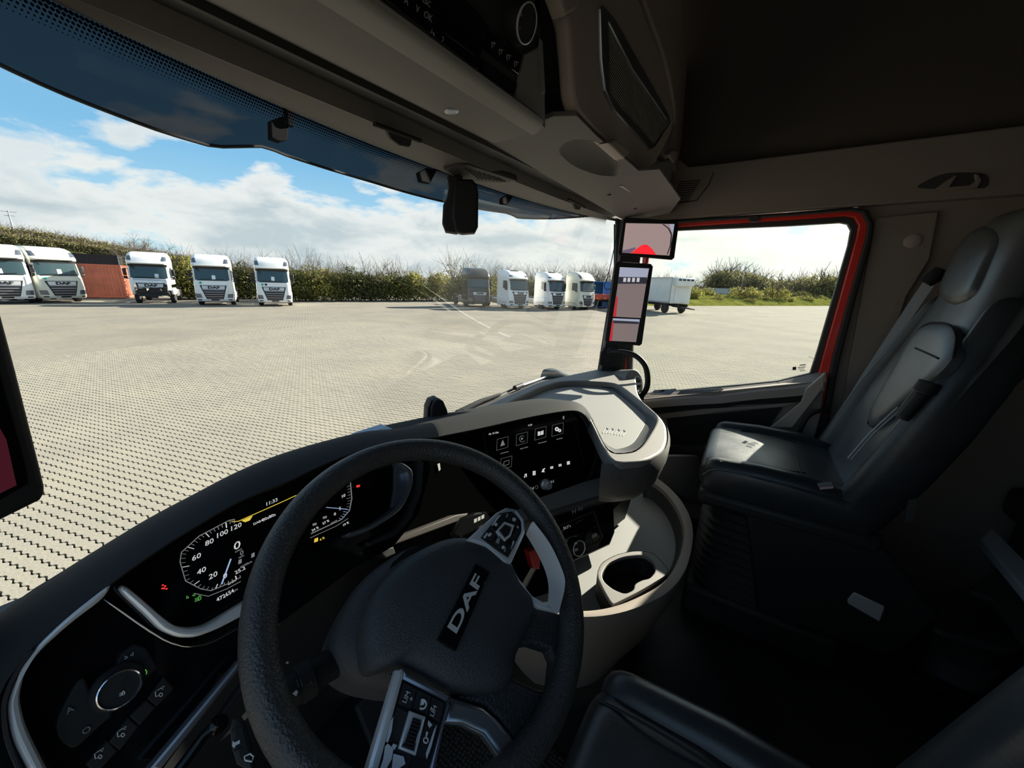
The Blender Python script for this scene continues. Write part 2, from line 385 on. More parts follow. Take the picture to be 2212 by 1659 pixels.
# paved area with real pavers: a rectangle in grid axes; flat paving with drawn joints beyond it
i0, i1, j0, j1 = -30, 165, -34, 76
def gp(a, b, z): return GA*a + GB*b + Vector((0,0,z))
ra, rb, rc, rd = i0*PW, i1*PW, j0*PL, j1*PL
S = 260.0
Vg = [gp(-S,-S,0), gp(S,-S,0), gp(S,S,0), gp(-S,S,0), gp(ra,rc,0), gp(rb,rc,0), gp(rb,rd,0), gp(ra,rd,0)]
pavement = mk('pavement', Vg, [(0,1,5,4),(1,2,6,5),(2,3,7,6),(3,0,4,7)], far_pave, fix=False)
tag(pavement, 'wide yard of pale interlocking concrete pavers in front of the truck', kind='structure')
mk('joint_bed', [gp(ra,rc,-0.03), gp(rb,rc,-0.03), gp(rb,rd,-0.03), gp(ra,rd,-0.03)], [(0,1,2,3)], bed_mat, pavement, fix=False)
AMP = 0.0095; ts = [0.004, 0.030, 0.046, 0.080, 0.1125, 0.1425, 0.1585, 0.1925, 0.221]
def wave(t):
    t = t % PW
    if t < 0.030: return AMP
    if t < 0.046: return AMP*(1-2*(t-0.030)/0.016)
    if t < 0.080: return -AMP
    return -AMP+2*AMP*(t-0.080)/0.0325 if t < 0.1125 else AMP
gap = 0.0088
prof_a = [(gap+wave(t), t) for t in ts]; prof_b = [(PW-gap+wave(t), t) for t in ts]
ring = prof_a + prof_b[::-1]; NR = len(ring)
def paver_local():
    V = [Vector((p[0]-PW/2, p[1]-PL/2, 0.0)) for p in ring]; V2 = [Vector((v.x, v.y, -0.03)) for v in V]
    V = [GA*v.x+GB*v.y+Vector((0,0,v.z)) for v in V+V2]
    Fs = [tuple(range(NR))[::-1]]+[(k, (k+1) % NR, (k+1) % NR+NR, k+NR) for k in range(NR)]
    return V, Fs
rngp = np.random.default_rng(4)
cells = []
for i in range(i0, i1):
    for j in range(j0, j1):
        a = (i+0.5)*PW; b = (j+0.5+(0.5 if i % 2 else 0.0))*PL
        cells.append((a, b))
def seen(p):
    x, y, d = project(p)
    if d < 0.5: return False
    if -10 < x < 1330:
        xs = [0,128,235,427,600,800,970,1105,1220,1330]; ys = [1320,1235,1168,1060,980,928,905,850,815,790]
        return y < np.interp(x, xs, ys) and not (x < 105 and y < 1120)
    return 1400 < x < 1780 and y < 840
near = []
for k, (a, b) in enumerate(cells):
    p = gp(a, b, 0); d = (p-CAM).length
    if d < 9 and seen(p): near.append((d, k))
near = set(k for d, k in sorted(near)[:300])
Vl, Fl = paver_local()
pm = bpy.data.meshes.new('paver'); pm.from_pydata([tuple(v) for v in Vl], [], Fl); fixn(pm); pm.materials.append(pav)
for k in sorted(near):
    a, b = cells[k]; o = bpy.data.objects.new('paver', pm); COL.objects.link(o); o.parent = pavement
    o.location = gp(a, b, float(rngp.uniform(-0.0015, 0.0015)))-WL[pavement]
# the rest of the real pavers as one mesh
base = np.array([tuple(v) for v in Vl]); rest = [c for k, c in enumerate(cells) if k not in near]
offs = np.array([tuple(gp(a, b, 0)) for a, b in rest]); offs[:, 2] = rngp.uniform(-0.002, 0.002, len(offs))
allv = (offs[:, None, :]+base[None, :, :]).reshape(-1, 3)
nv = len(base); lp = []; 
tmpl = [f for f in Fl]; flat = np.concatenate([np.array(f) for f in tmpl]); sizes = np.array([len(f) for f in tmpl])
loops = (np.arange(len(offs))[:, None]*nv+flat[None, :]).reshape(-1)
me = bpy.data.meshes.new('paver_field'); me.vertices.add(len(allv)); me.vertices.foreach_set('co', allv.astype(np.float32).ravel())
me.loops.add(len(loops)); me.loops.foreach_set('vertex_index', loops.astype(np.int32))
tot = np.tile(sizes, len(offs)); me.polygons.add(len(tot)); me.polygons.foreach_set('loop_start', np.concatenate([[0], np.cumsum(tot)[:-1]]).astype(np.int32)); me.polygons.foreach_set('loop_total', tot.astype(np.int32))
me.polygons.foreach_set('use_smooth', np.zeros(len(tot), dtype=bool)); me.update(calc_edges=True); me.validate()
fo = link('paver_field', me, pav, pavement, center=False); fo.location = -WL[pavement]; tag(fo, kind='stuff')

# ================================================================== parked trucks
t_white = mat('truck_white', (0.86,0.86,0.83), 0.3, coat=0.4)
t_cream = mat('truck_cream', (0.74,0.71,0.58), 0.3, coat=0.4)
t_black = mat('truck_dark', (0.035,0.032,0.032), 0.35, coat=0.4)
t_glass = mat('truck_glass', (0.035,0.06,0.065), 0.08, spec=0.8)
t_plast = mat('truck_plastic', (0.012,0.012,0.014), 0.5)
t_slat  = mat('truck_slat', (0.26,0.25,0.28), 0.3, metal=0.6)
t_lamp  = mat('truck_lamp', (0.14,0.16,0.19), 0.10, metal=0.5)
t_tyre  = mat('tyre', (0.02,0.02,0.02), 0.8)
t_hub   = mat('wheel_steel', (0.35,0.35,0.35), 0.4, metal=0.6)
t_badge = mat('badge_plate', (0.55,0.55,0.54), 0.3, metal=0.5)
t_paper = mat('paper_sheet', (0.75,0.85,0.88), 0.7)
t_green = mat('sticker_green', (0.02,0.42,0.32), 0.5)
t_orange= mat('marker_orange', (0.8,0.25,0.02), 0.4)
t_blue  = mat('stripe_blue', (0.18,0.28,0.45), 0.4)
frontP = Plane((0,0,0), (1,0,0), (0,-1,0))

def truck(name, label, loc, rotz, paint, model='old', bare=False, sticker=1, paper=(0.0, 2.3), stripe=False, group=None, lift=1.0):
    t = thing(name, label, 'truck', (0,0,0), group)
    # front outline by height: (z, set-back, half width)
    if model == 'old':
        lev = [(0.34,0.10,1.20),(0.45,0.02,1.24),(0.95,0.0,1.245),(1.5,0.05,1.24),(1.95,0.12,1.23),(2.45,0.21,1.22),(2.92,0.30,1.21),(3.02,0.20,1.22),(3.14,0.18,1.23),(3.45,0.36,1.21),(3.72,0.62,1.15),(3.88,0.95,1.06),(3.95,1.35,0.95)]
        ws, grz, bar, back = (1.98, 2.92), (0.42, 1.36), (1.28, 1.56), 2.25
    else:
        lev = [(0.32,0.08,1.18),(0.45,0.0,1.22),(0.9,-0.03,1.24),(1.5,0.0,1.235),(1.85,0.06,1.23),(2.4,0.18,1.22),(2.9,0.30,1.20),(3.0,0.24,1.21),(3.1,0.26,1.21),(3.4,0.50,1.17),(3.65,0.85,1.10),(3.78,1.20,1.02),(3.82,1.55,0.95)]
        ws, grz, bar, back = (1.90, 2.86), (0.48, 1.42), (1.46, 1.72), 2.45
    zs = [l[0] for l in lev]
    def prm(z): return float(np.interp(z, zs, [l[1] for l in lev])), float(np.interp(z, zs, [l[2] for l in lev]))
    rc = 0.30
    def yf(x, z):
        y0, w = prm(z); ax = abs(x); bow = 0.06*(1-(ax/w)**2)
        if ax > w-rc: return y0+rc-math.sqrt(max(rc*rc-(ax-w+rc)**2, 0))
        return y0-bow*(1-(ax/(w-rc))**4) if ax < w-rc else y0
    rows = []
    for z, y0, w in lev:
        r = [Vector((-w, back, z))]
        for k in range(0, 25):
            a = -1+2*k/24; x = w*math.sin(a*math.pi/2)
            r.append(Vector((x, yf(x, z), z)))
        r.append(Vector((w, back, z))); rows.append(r)
    if bare: rows = [[Vector((p.x, p.y, p.z)) for p in r] for r in rows if r[0].z > 1.2]; 
    loft('cab_body', rows, paint, t, closed=True, cap=True, smooth=30)
    def patch(nm, m, zb, zt, xb0, xb1, xt0=None, xt1=None, off=0.012, nx=12, nz=5, par=t, th=0.02):
        xt0 = xb0 if xt0 is None else xt0; xt1 = xb1 if xt1 is None else xt1; rr = []
        for k in range(nz+1):
            f = k/nz; z = zb+(zt-zb)*f; a, b = xb0+(xt0-xb0)*f, xb1+(xt1-xb1)*f
            rr.append([Vector((a+(b-a)*q/nx, yf(a+(b-a)*q/nx, z)-off, z)) for q in range(nx+1)])
        n = nx+1; V = [p for r in rr for p in r]; m0 = len(V); V += [p+Vector((0, th+off, 0)) for p in V]
        Fs = []
        for i in range(nz):
            for j in range(nx):
                a = i*n+j; Fs.append((a, a+1, a+1+n, a+n)); Fs.append((a+m0, a+n+m0, a+1+n+m0, a+1+m0))
        edge = [j for j in range(n)]+[i*n+nx for i in range(1, nz+1)]+[nz*n+j for j in range(nx-1, -1, -1)]+[i*n for i in range(nz-1, 0, -1)]
        for k in range(len(edge)):
            a, b = edge[k], edge[(k+1) % len(edge)]; Fs.append((a, a+m0, b+m0, b))
        return mk(nm, V, Fs, m, par, smooth=40)
    w_ = patch('windscreen_surround', t_plast, ws[0]-0.05, ws[1]+0.10, -1.16, 1.16, -1.14, 1.14, off=0.006)
    g_ = patch('windscreen', t_glass, ws[0], ws[1], -1.09, 1.09, -1.07, 1.07, off=0.016)
    for sx in (-0.55, 0.25):
        z0 = ws[0]+0.03
        tube('wiper', [(sx-0.3, yf(sx-0.3, z0)-0.05, z0), (sx+0.45, yf(sx+0.45, z0+0.06)-0.05, z0+0.06)], 0.018, t_plast, t, seg=5)
    box('sun_visor', (0, yf(0, ws[1]+0.16)-0.03, ws[1]+0.17), (2.0, 0.16, 0.05), paint, t, bevel=0.02)
    if paper: 
        px_, pz_ = paper; slab('notice_sheet', [(px_-0.12, yf(px_, pz_-0.15)-0.03, pz_-0.17), (px_+0.12, yf(px_, pz_-0.15)-0.03, pz_-0.17), (px_+0.11, yf(px_, pz_+.15)-0.03, pz_+0.15), (px_-0.11, yf(px_, pz_+.15)-0.03, pz_+0.15)], (0, 0.006, 0), t_paper, t)
    tube('mirror_lens_arm', [(-0.95, yf(-0.95, 2.78)-0.02, 2.86), (-0.93, yf(-0.95, 2.78)-0.22, 2.80), (-0.86, yf(-0.95, 2.78)-0.22, 2.72)], [0.03, 0.05, 0.06], t_plast, t, seg=6)
    if not bare:
        patch('grille', t_plast, grz[0], bar[1]+0.02, -0.52 if model == 'old' else -0.62, 0.52 if model == 'old' else 0.62, -0.86, 0.86, off=0.02)
        nsl = 5
        for k in range(nsl):
            z = grz[0]+0.10+(grz[1]-grz[0]-0.22)*k/(nsl-1); hw = (0.52 if model == 'old' else 0.62)+0.26*(z-grz[0])/(bar[1]-grz[0])-0.03
            patch('grille_slat', t_slat, z-0.035, z+0.03, -hw, hw, off=0.06, nx=8, nz=1)
        patch('badge_bar', t_badge if model == 'old' else paint, bar[0], bar[1]-0.02, -0.70, 0.70, -0.74, 0.74, off=0.055, nx=8, nz=2)
        text('badge_lettering', 'DAF', frontP, (0.02, (bar[0]+bar[1])/2-0.01), 0.27, t_plast, t, off=-(yf(0, bar[0])-0.075), thick=0.02, uv=True, sx=1.5, bold=0.012)
        patch('bumper', paint, 0.34, 0.52, -1.15, 1.15, -1.2, 1.2, off=0.05, nx=16, nz=2)
        patch('licence_plate', t_plast, 0.40, 0.50, -0.26, 0.26, off=0.08, nx=4, nz=1)
        for s in (-1, 1):
            a, b = (0.80, 1.17); zb, zt = (0.60, 0.92) if model == 'old' else (0.62, 0.84)
            lo, hi = sorted((s*a, s*b)); l2, h2 = sorted((s*(a+0.06), s*1.2))
            patch('headlamp', t_lamp, zb, zt, lo, hi, l2, h2, off=0.02, nx=6, nz=3)
            patch('fog_lamp_recess', t_plast, 0.42, 0.50, *sorted((s*0.85, s*1.1)), off=0.06, nx=4, nz=1)
    else:
        box('bare_front_frame', (0, 0.55, 0.75), (2.0, 0.5, 0.28), t_plast, t, bevel=0.03)
        for k, (x, y, z, sx, sz) in enumerate([(-0.6,0.30,1.0,0.5,0.35),(0.15,0.32,1.02,0.7,0.4),(0.75,0.36,0.95,0.35,0.45),(-0.1,0.30,0.62,1.3,0.12),(0.0,0.40,0.50,0.5,0.16)]):
            box('front_bracket', (x, y, z), (sx, 0.22, sz), t_plast, t, bevel=0.04)
        patch('radiator_grille', t_plast, 1.22, bar[1]+0.04, -0.80, 0.80, -0.86, 0.86, off=0.02)
        patch('badge_bar', t_badge, bar[0], bar[1]-0.02, -0.70, 0.70, -0.74, 0.74, off=0.055, nx=8, nz=2)
        text('badge_lettering', 'DAF', frontP, (0.02, (bar[0]+bar[1])/2-0.01), 0.27, t_plast, t, off=-(yf(0, bar[0])-0.075), thick=0.02, uv=True, sx=1.5, bold=0.012)
        for sx in (-0.35, 0.1): patch('grille_slat', t_slat, 1.22, 1.25, sx, sx+0.3, off=0.03, nx=3, nz=1)
    for s in (-1, 1):
        if model == 'old':
            patch('roof_lamp', t_lamp, 3.28, 3.62, *sorted((s*0.86, s*1.16)), *sorted((s*0.92, s*1.14)), off=0.012, nx=5, nz=4)
            patch('corner_deflector', paint, 1.05, 1.85, *sorted((s*0.98, s*1.2)), off=0.035, nx=4, nz=4)
        else:
            patch('roof_lamp', t_lamp, 3.18, 3.32, *sorted((s*0.75, s*1.1)), off=0.02, nx=5, nz=2)
            patch('air_curtain', t_plast, 1.62, 1.72, *sorted((s*0.45, s*0.95)), off=0.02, nx=5, nz=1)
        # door mirrors
        mz = 2.05; mr = thing_part = box('door_mirror', (s*1.42, 0.50, 2.40), (0.22, 0.16, 0.52), t_plast, t, bevel=0.05)
        box('wide_angle_mirror', (s*1.42, 0.50, 2.00), (0.22, 0.16, 0.22), t_plast, t, bevel=0.05)
        tube('mirror_bracket', [(s*1.2, 0.55, 2.66), (s*1.42, 0.52, 2.66)], 0.03, t_plast, t, seg=6)
        tube('mirror_bracket', [(s*1.2, 0.55, 1.90), (s*1.42, 0.52, 1.90)], 0.03, t_plast, t, seg=6)
        # side glass, step, wheels
        slab('side_window', [(s*1.232, 0.50, 1.95), (s*1.232, 1.30, 2.05), (s*1.222, 1.30, 2.80), (s*1.215, 0.62, 2.80)], (s*0.012, 0, 0), t_glass, t)
        box('wheel_arch', (s*1.16, 1.25, 0.95), (0.22, 1.35, 0.55), paint, t, bevel=0.08)
        for yy, rr in ((1.25, 0.50), (4.75, 0.50)):
            lathe('tyre', [(0.28, -0.15), (0.46, -0.16), (rr, -0.12), (rr, 0.12), (0.46, 0.16), (0.28, 0.15)], (s*1.06, yy, rr), (s, 0, 0), t_tyre, t, seg=22)
            lathe('wheel_hub', [(0.28, 0.12), (0.22, 0.05), (0.12, 0.10), (0.08, 0.14), (0.0, 0.14)], (s*1.06, yy, rr), (s, 0, 0), t_hub, t, seg=16)
        box('mudguard', (s*1.02, 4.75, 1.12), (0.5, 1.3, 0.08), t_plast, t, bevel=0.03)
        box('fuel_tank', (s*0.98, 3.0, 0.75), (0.5, 1.3, 0.6), t_hub, t, bevel=0.1)
        box('chassis_rail', (s*0.42, 3.6, 0.85), (0.10, 4.6, 0.26), t_plast, t)
        slab('marker_light', [(s*1.245, 0.75, 0.62), (s*1.245, 0.87, 0.62), (s*1.245, 0.87, 0.70), (s*1.245, 0.75, 0.70)], (s*0.012, 0, 0), t_orange, t)
    box('fifth_wheel', (0, 4.4, 1.08), (0.9, 0.9, 0.12), t_plast, t, bevel=0.04)
    if model == 'new':
        box('roof_hatch', (0, 1.35, 3.79), (0.9, 0.7, 0.06), t_plast, t, bevel=0.02)
    if sticker:
        for k in range(sticker):
            x = -0.78+k*0.25; lathe('round_sticker', [(0.09, 0), (0.09, 0.01), (0.0, 0.01)], (x, yf(x, 1.76)-0.012, 1.76), (0, -1, 0.1), t_green if k == 0 else t_plast, t, seg=14)
    if stripe: patch('blue_stripe', t_blue, 1.80, 1.85, -1.12, 1.12, off=0.006, nx=12, nz=1)
    t.location = loc; t.rotation_euler = (0, 0, rotz); t.scale = (1, 1, 1); WL[t] = Vector(loc)
    return t
def face(p, deg): return deg
def gpt(x, y): return AZ(x, y, 0)
FA = R(-28)
trk = 'white trucks parked in a row facing the yard'
truck('semi_truck', 'white truck cut off by the left edge of the picture', gpt(22, 657), R(-3), t_white, paper=(0.0,2.2), sticker=0, group=trk)
truck('semi_truck', 'cream white truck turned slightly right, just left of the rusty red container', gpt(146, 654), R(12), t_cream, paper=(0.05,2.25), group=trk)
truck('semi_truck', 'white truck with its front bumper missing and dark frame exposed', gpt(334, 656), R(-24), t_white, bare=True, sticker=0, paper=(0.45,2.15), stripe=True, group=trk)
truck('semi_truck', 'white truck between the bumperless truck and the truck with two round stickers', gpt(468, 660), R(-26), t_white, paper=(0.1,2.2), group=trk)
truck('semi_truck', 'white truck with two round stickers at the right end of the left row', gpt(597, 662), R(-27), t_white, sticker=2, paper=(0.0,2.25), group=trk)
truck('semi_truck', 'only dark truck, parked at the left end of the right row', gpt(1036, 664), R(-32), t_black, sticker=0, paper=None)
truck('semi_truck', 'white truck with smooth wide grille right beside the dark truck', gpt(1122, 668), R(-24), t_white, model='new', sticker=0, paper=None, group=trk)
truck('semi_truck', 'white truck with smooth wide grille beside the cream truck of the right row', gpt(1203, 669), R(-22), t_white, model='new', sticker=0, paper=None, group=trk)
truck('semi_truck', 'cream truck at the right end of the right row, beside the mirror screens', gpt(1268, 670), R(-20), t_cream, sticker=0, paper=None, group=trk)

# ---- containers, trailer, flatbed
c_red = mat('container_rust', (0.48,0.13,0.075), 0.6, var=0.2, vscale=1.5)
c_blk = mat('shed_black', (0.02,0.022,0.025), 0.7)
c_blu = mat('container_blue', (0.03,0.16,0.45), 0.5)
t_box = mat('trailer_white', (0.78,0.78,0.74), 0.4, var=0.06, vscale=1.0)
def container(name, label, loc, rotz, size, m, ribs=26):
    L_, W_, H_ = size; t = thing(name, label, 'container')
    def corr(y, sgn):
        r0, r1 = [], []; n = ribs*4
        for k in range(n+1):
            x = -L_+L_*k/n; d = 0.035 if (k % 4) in (1, 2) else 0.0
            r0.append(Vector((x, y+sgn*d, 0.15))); r1.append(Vector((x, y+sgn*d, H_-0.12)))
        return r0, r1
    for y, s in ((0.03, 1), (W_-0.03, -1)):
        loft('side_wall', corr(y, s), m, t, smooth=None, solid=0.004)
    box('roof_panel', (-L_/2, W_/2, H_-0.06), (L_, W_, 0.05), m, t)
    box('base_frame', (-L_/2, W_/2, 0.12), (L_, W_, 0.12), m, t)
    for x in (0, -L_):
        for y in (0.06, W_-0.06): box('corner_post', (x-0.06 if x == 0 else x+0.06, y, H_/2), (0.14, 0.12, H_), m, t, bevel=0.01)
    for y in (0.06, W_-0.06): box('top_rail', (-L_/2, y, H_-0.06), (L_, 0.10, 0.14), m, t)
    for k in range(2):
        d = box('door_leaf', (-0.02, W_*(0.27+0.46*k), H_/2), (0.05, W_*0.44, H_-0.28), m, t)
        for q in range(7): box('door_rib', (0.02, W_*(0.27+0.46*k), 0.35+q*(H_-0.7)/6), (0.04, W_*0.40, 0.09), m, d)
        for q in (-0.2, 0.2): tube('lock_rod', [(0.06, W_*(0.27+0.46*k)+q, 0.2), (0.06, W_*(0.27+0.46*k)+q, H_-0.2)], 0.02, m, d, seg=6)
    t.location = loc; t.rotation_euler = (0, 0, rotz); WL[t] = Vector(loc); return t
container('shipping_container', 'rusty red shipping container behind the cream and bumperless trucks', gpt(276, 645), R(-26), (6.06, 2.44, 2.88), c_red)
p = gpt(283, 646)
container('dark_container', 'black container with a sloped top behind the red container', p+Vector((1.2, 6.5, 0.0)), R(-20), (9.0, 2.6, 3.8), c_blk)
container('blue_container', 'blue container glimpsed beside the tall mirror screen', gpt(1325, 668)+Vector((6, -1, 0)), R(-25), (6.06, 2.44, 3.1), c_blu)

def trailer(loc, rotz):
    t = thing('box_trailer', 'white refrigerated box trailer with drawbar seen between mirror screens and hedge', 'trailer')
    L_, W_, zb, zt = 6.8, 2.5, 1.05, 3.75
    box('box_body', (-L_/2, W_/2, (zb+zt)/2), (L_, W_, zt-zb), t_box, t, bevel=0.04)
    box('top_rail', (-L_/2, -0.01, zt-0.06), (L_, 0.05, 0.12), t_badge, t); box('bottom_rail', (-L_/2, -0.01, zb+0.08), (L_, 0.05, 0.16), t_badge, t)
    for x in (-0.06, -L_+0.06): box('corner_post', (x, -0.01, (zb+zt)/2), (0.12, 0.05, zt-zb), t_badge, t)
    u = box('cooling_unit', (0.28, W_/2, 3.28), (0.55, 2.2, 0.80), t_box, t, bevel=0.08)
    for k in range(4): box('unit_vent', (0.57, W_/2-0.75+0.5*k, 3.5), (0.03, 0.34, 0.16), t_plast, u)
    box('lower_door', (0.04, W_/2, 1.95), (0.08, 1.6, 1.5), t_box, t, bevel=0.02)
    for y in (0.7, 1.8): box('chassis_beam', (-L_/2+0.3, y, 0.88), (L_+0.6, 0.12, 0.26), t_plast, t)
    for x in (-0.9, -5.2):
        for y in (0.18, W_-0.18):
            lathe('tyre', [(0.26, -0.16), (0.46, -0.17), (0.5, -0.12), (0.5, 0.12), (0.46, 0.17), (0.26, 0.16)], (x, y, 0.5), (0, -1 if y < 1 else 1, 0), t_tyre, t, seg=20)
            lathe('wheel_hub', [(0.26, 0.1), (0.2, 0.05), (0.1, 0.1), (0, 0.1)], (x, y, 0.5), (0, -1 if y < 1 else 1, 0), t_hub, t, seg=14)
        for y in (0.18,): box('mudguard', (x, y, 1.02), (1.2, 0.34, 0.06), t_plast, t, bevel=0.02)
    for y in (0.6, 1.9): tube('drawbar', [(-0.3, y, 0.75), (1.9, 1.25, 0.62)], 0.06, t_plast, t, seg=6)
    tube('tow_eye', [(1.85, 1.25, 0.62), (2.4, 1.25, 0.60)], 0.05, t_plast, t, seg=6)
    t.location = loc; t.rotation_euler = (0, 0, rotz); WL[t] = Vector(loc)
trailer(gpt(1443, 677), R(-133))
def flatbed(loc, rotz):
    t = thing('flatbed_trailer', 'low red flatbed trailer beside the cream truck of the right row', 'trailer')
    fr = mat('flatbed_red', (0.5,0.07,0.03), 0.5)
    box('deck', (-2.5, 1.2, 1.15), (7, 2.4, 0.14), fr, t, bevel=0.02)
    for k in range(6): box('side_board', (-5.6+k*1.15, 0.0, 1.45), (1.0, 0.05, 0.5), fr, t, bevel=0.01)
    for y in (0.7, 1.7): box('chassis_beam', (-2.5, y, 0.92), (6.6, 0.12, 0.24), t_plast, t)
    for x in (-0.4, -4.6):
        for y in (0.18, 2.2): lathe('tyre', [(0.26, -0.16), (0.5, -0.12), (0.5, 0.12), (0.26, 0.16)], (x, y, 0.5), (0, -1, 0), t_tyre, t, seg=18)
    t.location = loc; t.rotation_euler = (0, 0, rotz); WL[t] = Vector(loc)
flatbed(gpt(1318, 669)+Vector((1.5, 0, 0)), R(-30))

# ================================================================== plants
def leaf_mat(name, a, b):
    m = bpy.data.materials.new(name); m.use_nodes = True; nt = m.node_tree; bs = nt.nodes['Principled BSDF']; L = nt.links.new
    g = N(nt, 'ShaderNodeNewGeometry'); c = ramp(nt, [(0.0, a), (1.0, b)], g.outputs['Random Per Island']); L(c, bs.inputs['Base Color'])
    bs.inputs['Roughness'].default_value = 0.65; bs.inputs['Specular IOR Level'].default_value = 0.25
    tr = N(nt, 'ShaderNodeBsdfTranslucent'); L(c, tr.inputs[0]); mx = N(nt, 'ShaderNodeMixShader'); mx.inputs[0].default_value = 0.35
    out = nt.nodes['Material Output']; L(bs.outputs[0], mx.inputs[1]); L(tr.outputs[0], mx.inputs[2]); L(mx.outputs[0], out.inputs[0]); MATS[name] = m; return m
lf_hedge = leaf_mat('leaf_hedge', (0.055,0.075,0.018), (0.20,0.19,0.05))
lf_dark  = leaf_mat('leaf_dark', (0.035,0.045,0.016), (0.12,0.12,0.04))
lf_yel   = leaf_mat('leaf_yellow', (0.16,0.16,0.035), (0.38,0.34,0.09))
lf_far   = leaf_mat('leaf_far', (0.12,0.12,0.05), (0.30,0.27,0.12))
bark     = mat('bark', (0.11,0.085,0.06), 0.9)
def leaves(rng, n, blobs, size):
    V = []; Fs = []; w = [b[3]*b[4]*b[5] for b in blobs]; cum = np.cumsum(w)/sum(w)
    for k in range(n):
        b = blobs[int(np.searchsorted(cum, rng.random()))]
        d = rng.normal(size=3); d /= np.linalg.norm(d)+1e-9; r = rng.random()**0.38
        c = np.array(b[:3])+d*np.array(b[3:6])*r
        a = rng.normal(size=3); a /= np.linalg.norm(a); q = np.cross(a, rng.normal(size=3)); q /= np.linalg.norm(q)+1e-9
        s = size*(0.6+0.8*rng.random()); i = len(V)
        V += [c-a*s, c+q*s*0.45, c+a*s, c-q*s*0.45]; Fs.append((i, i+1, i+2, i+3))
    return V, Fs
def plant(name, label, cat, rng, h, w, n, size, m, blobs=None, shoots=10, group=None, trunk=0.06, depth=2, spread=0.45, z0=0.0):
    t = thing(name, label, cat, (0,0,0), group)
    if blobs is None:
        blobs = []
        for k in range(7):
            a = rng.random()*6.28; rr = w*0.30*rng.random()**0.5; z = h*(0.25+0.5*rng.random())
            blobs.append((math.cos(a)*rr, math.sin(a)*rr, z, w*0.28*(0.8+0.5*rng.random()), w*0.28, h*0.26))
        blobs.append((0, 0, h*0.28, w*0.5, w*0.45, h*0.28))
    if n:
        V, Fs = leaves(rng, n, blobs, size); mk('foliage', V, Fs, m, t, fix=False)
    # stems and shoots reaching out of the foliage, one joined mesh of branches
    V = []; Fs = []
    def limb(p, q, r0, r1, sides=4):
        p = Vector(p); q = Vector(q); d = (q-p).normalized(); a = d.orthogonal().normalized(); b = d.cross(a); i = len(V)
        for (c, r) in ((p, r0), (q, r1)):
            for s in range(sides): V.append(c+(a*math.cos(6.283*s/sides)+b*math.sin(6.283*s/sides))*r)
        for s in range(sides): Fs.append((i+s, i+(s+1) % sides, i+sides+(s+1) % sides, i+sides+s))
    def grow(p, d, l, r, depth):
        q = p+d*l; limb(p, q, r, r*0.65)
        if depth == 0: return
        for k in range(3):
            e = (d+Vector(rng.normal(size=3))*spread); e.z = max(e.z, 0.12); e.normalize(); grow(p.lerp(q, 0.6+0.4*rng.random()), e, l*(0.55+0.25*rng.random()), r*0.6, depth-1)
    for k in range(shoots):
        a = rng.random()*6.28; d = Vector((math.cos(a)*0.35*rng.random(), math.sin(a)*0.35*rng.random(), 1)).normalized()
        grow(Vector((math.cos(a)*w*0.2*rng.random(), math.sin(a)*w*0.2*rng.random(), 0)), d, h*(0.55+0.2*rng.random()), trunk*(0.6+0.5*rng.random()), depth)
    if V: mk('branches', V, Fs, bark, t, fix=False)
    return t
def put(t, loc, rot=0.0, sc=1.0, label=None, zs=None):
    t.location = loc; t.rotation_euler = (0, 0, rot); t.scale = (sc, sc, zs if zs else sc); WL[t] = Vector(loc)
    if label: t['label'] = label
    return t
rg = np.random.default_rng(11)
hed = 'bushes of the hedge behind the parked trucks'
H = [plant('hedge_bush', '', 'bush', rg, 3.3, 3.6, 2600, 0.13, m, shoots=8, group=hed, trunk=0.035) for m in (lf_hedge, lf_dark, lf_yel)]
used = [False]*3
hb = []
for k, x in enumerate([395, 420, 520, 540, 640, 668, 700, 732, 765, 800, 832, 866, 900, 935, 970, 1003, 1030, 1062, 1100, 1150, 1200, 1250, 1300, 1345]):
    kind = [0, 2, 0, 1, 0, 0, 2, 0, 1, 1, 0, 0, 2, 2, 0, 1, 0, 2, 1, 0, 1, 0, 1, 0][k]
    hb.append((x, 646 if x < 640 else 650, kind))
for k, (x, y, kind) in enumerate(hb):
    o = H[kind] if not used[kind] else copy_tree(H[kind]); used[kind] = True
    loc = gpt(x, y); sc = 0.95+0.25*float(rg.random())
    cname = ['mid green', 'dark green', 'yellow green'][kind]
    if x < 640: lab = f'{cname} hedge bush glimpsed between the trucks of the left row'
    elif x < 1000: lab = f'{cname} bush of the open hedge between the two truck rows'
    else: lab = f'{cname} hedge bush standing behind the right truck row'
    put(o, loc, float(rg.random()*6.28), sc, lab, zs=sc*(0.92+0.25*float(rg.random())) if x < 1000 else sc*1.05)
tall = plant('bare_shrub', '', 'shrub', rg, 3.9, 2.8, 420, 0.12, lf_hedge, shoots=14, group='sparse tall shrubs behind the right truck row', trunk=0.03)
for k, x in enumerate([985, 1060, 1085, 1115, 1160, 1185, 1215, 1245, 1270, 1290, 1310]):
    o = tall if k == 0 else copy_tree(tall); sc = 0.95+0.35*float(rg.random())+(0.15 if x > 1240 else 0)
    put(o, gpt(x, 648), float(rg.random()*6.28), sc, 'sparse shrub with tall thin shoots behind the right truck row')
spindly = plant('bare_shrub', '', 'shrub', rg, 3.1, 2.2, 160, 0.09, lf_hedge, shoots=11, group='thin shoots over the left hedge', trunk=0.022)
for k, x in enumerate([505, 545, 560, 640, 655, 690, 720, 745, 800, 825, 865]):
    o = spindly if k == 0 else copy_tree(spindly)
    put(o, gpt(x, 646), float(rg.random()*6.28), 1.0+0.2*float(rg.random()), 'thin leafless shoots rising out of the left hedge')
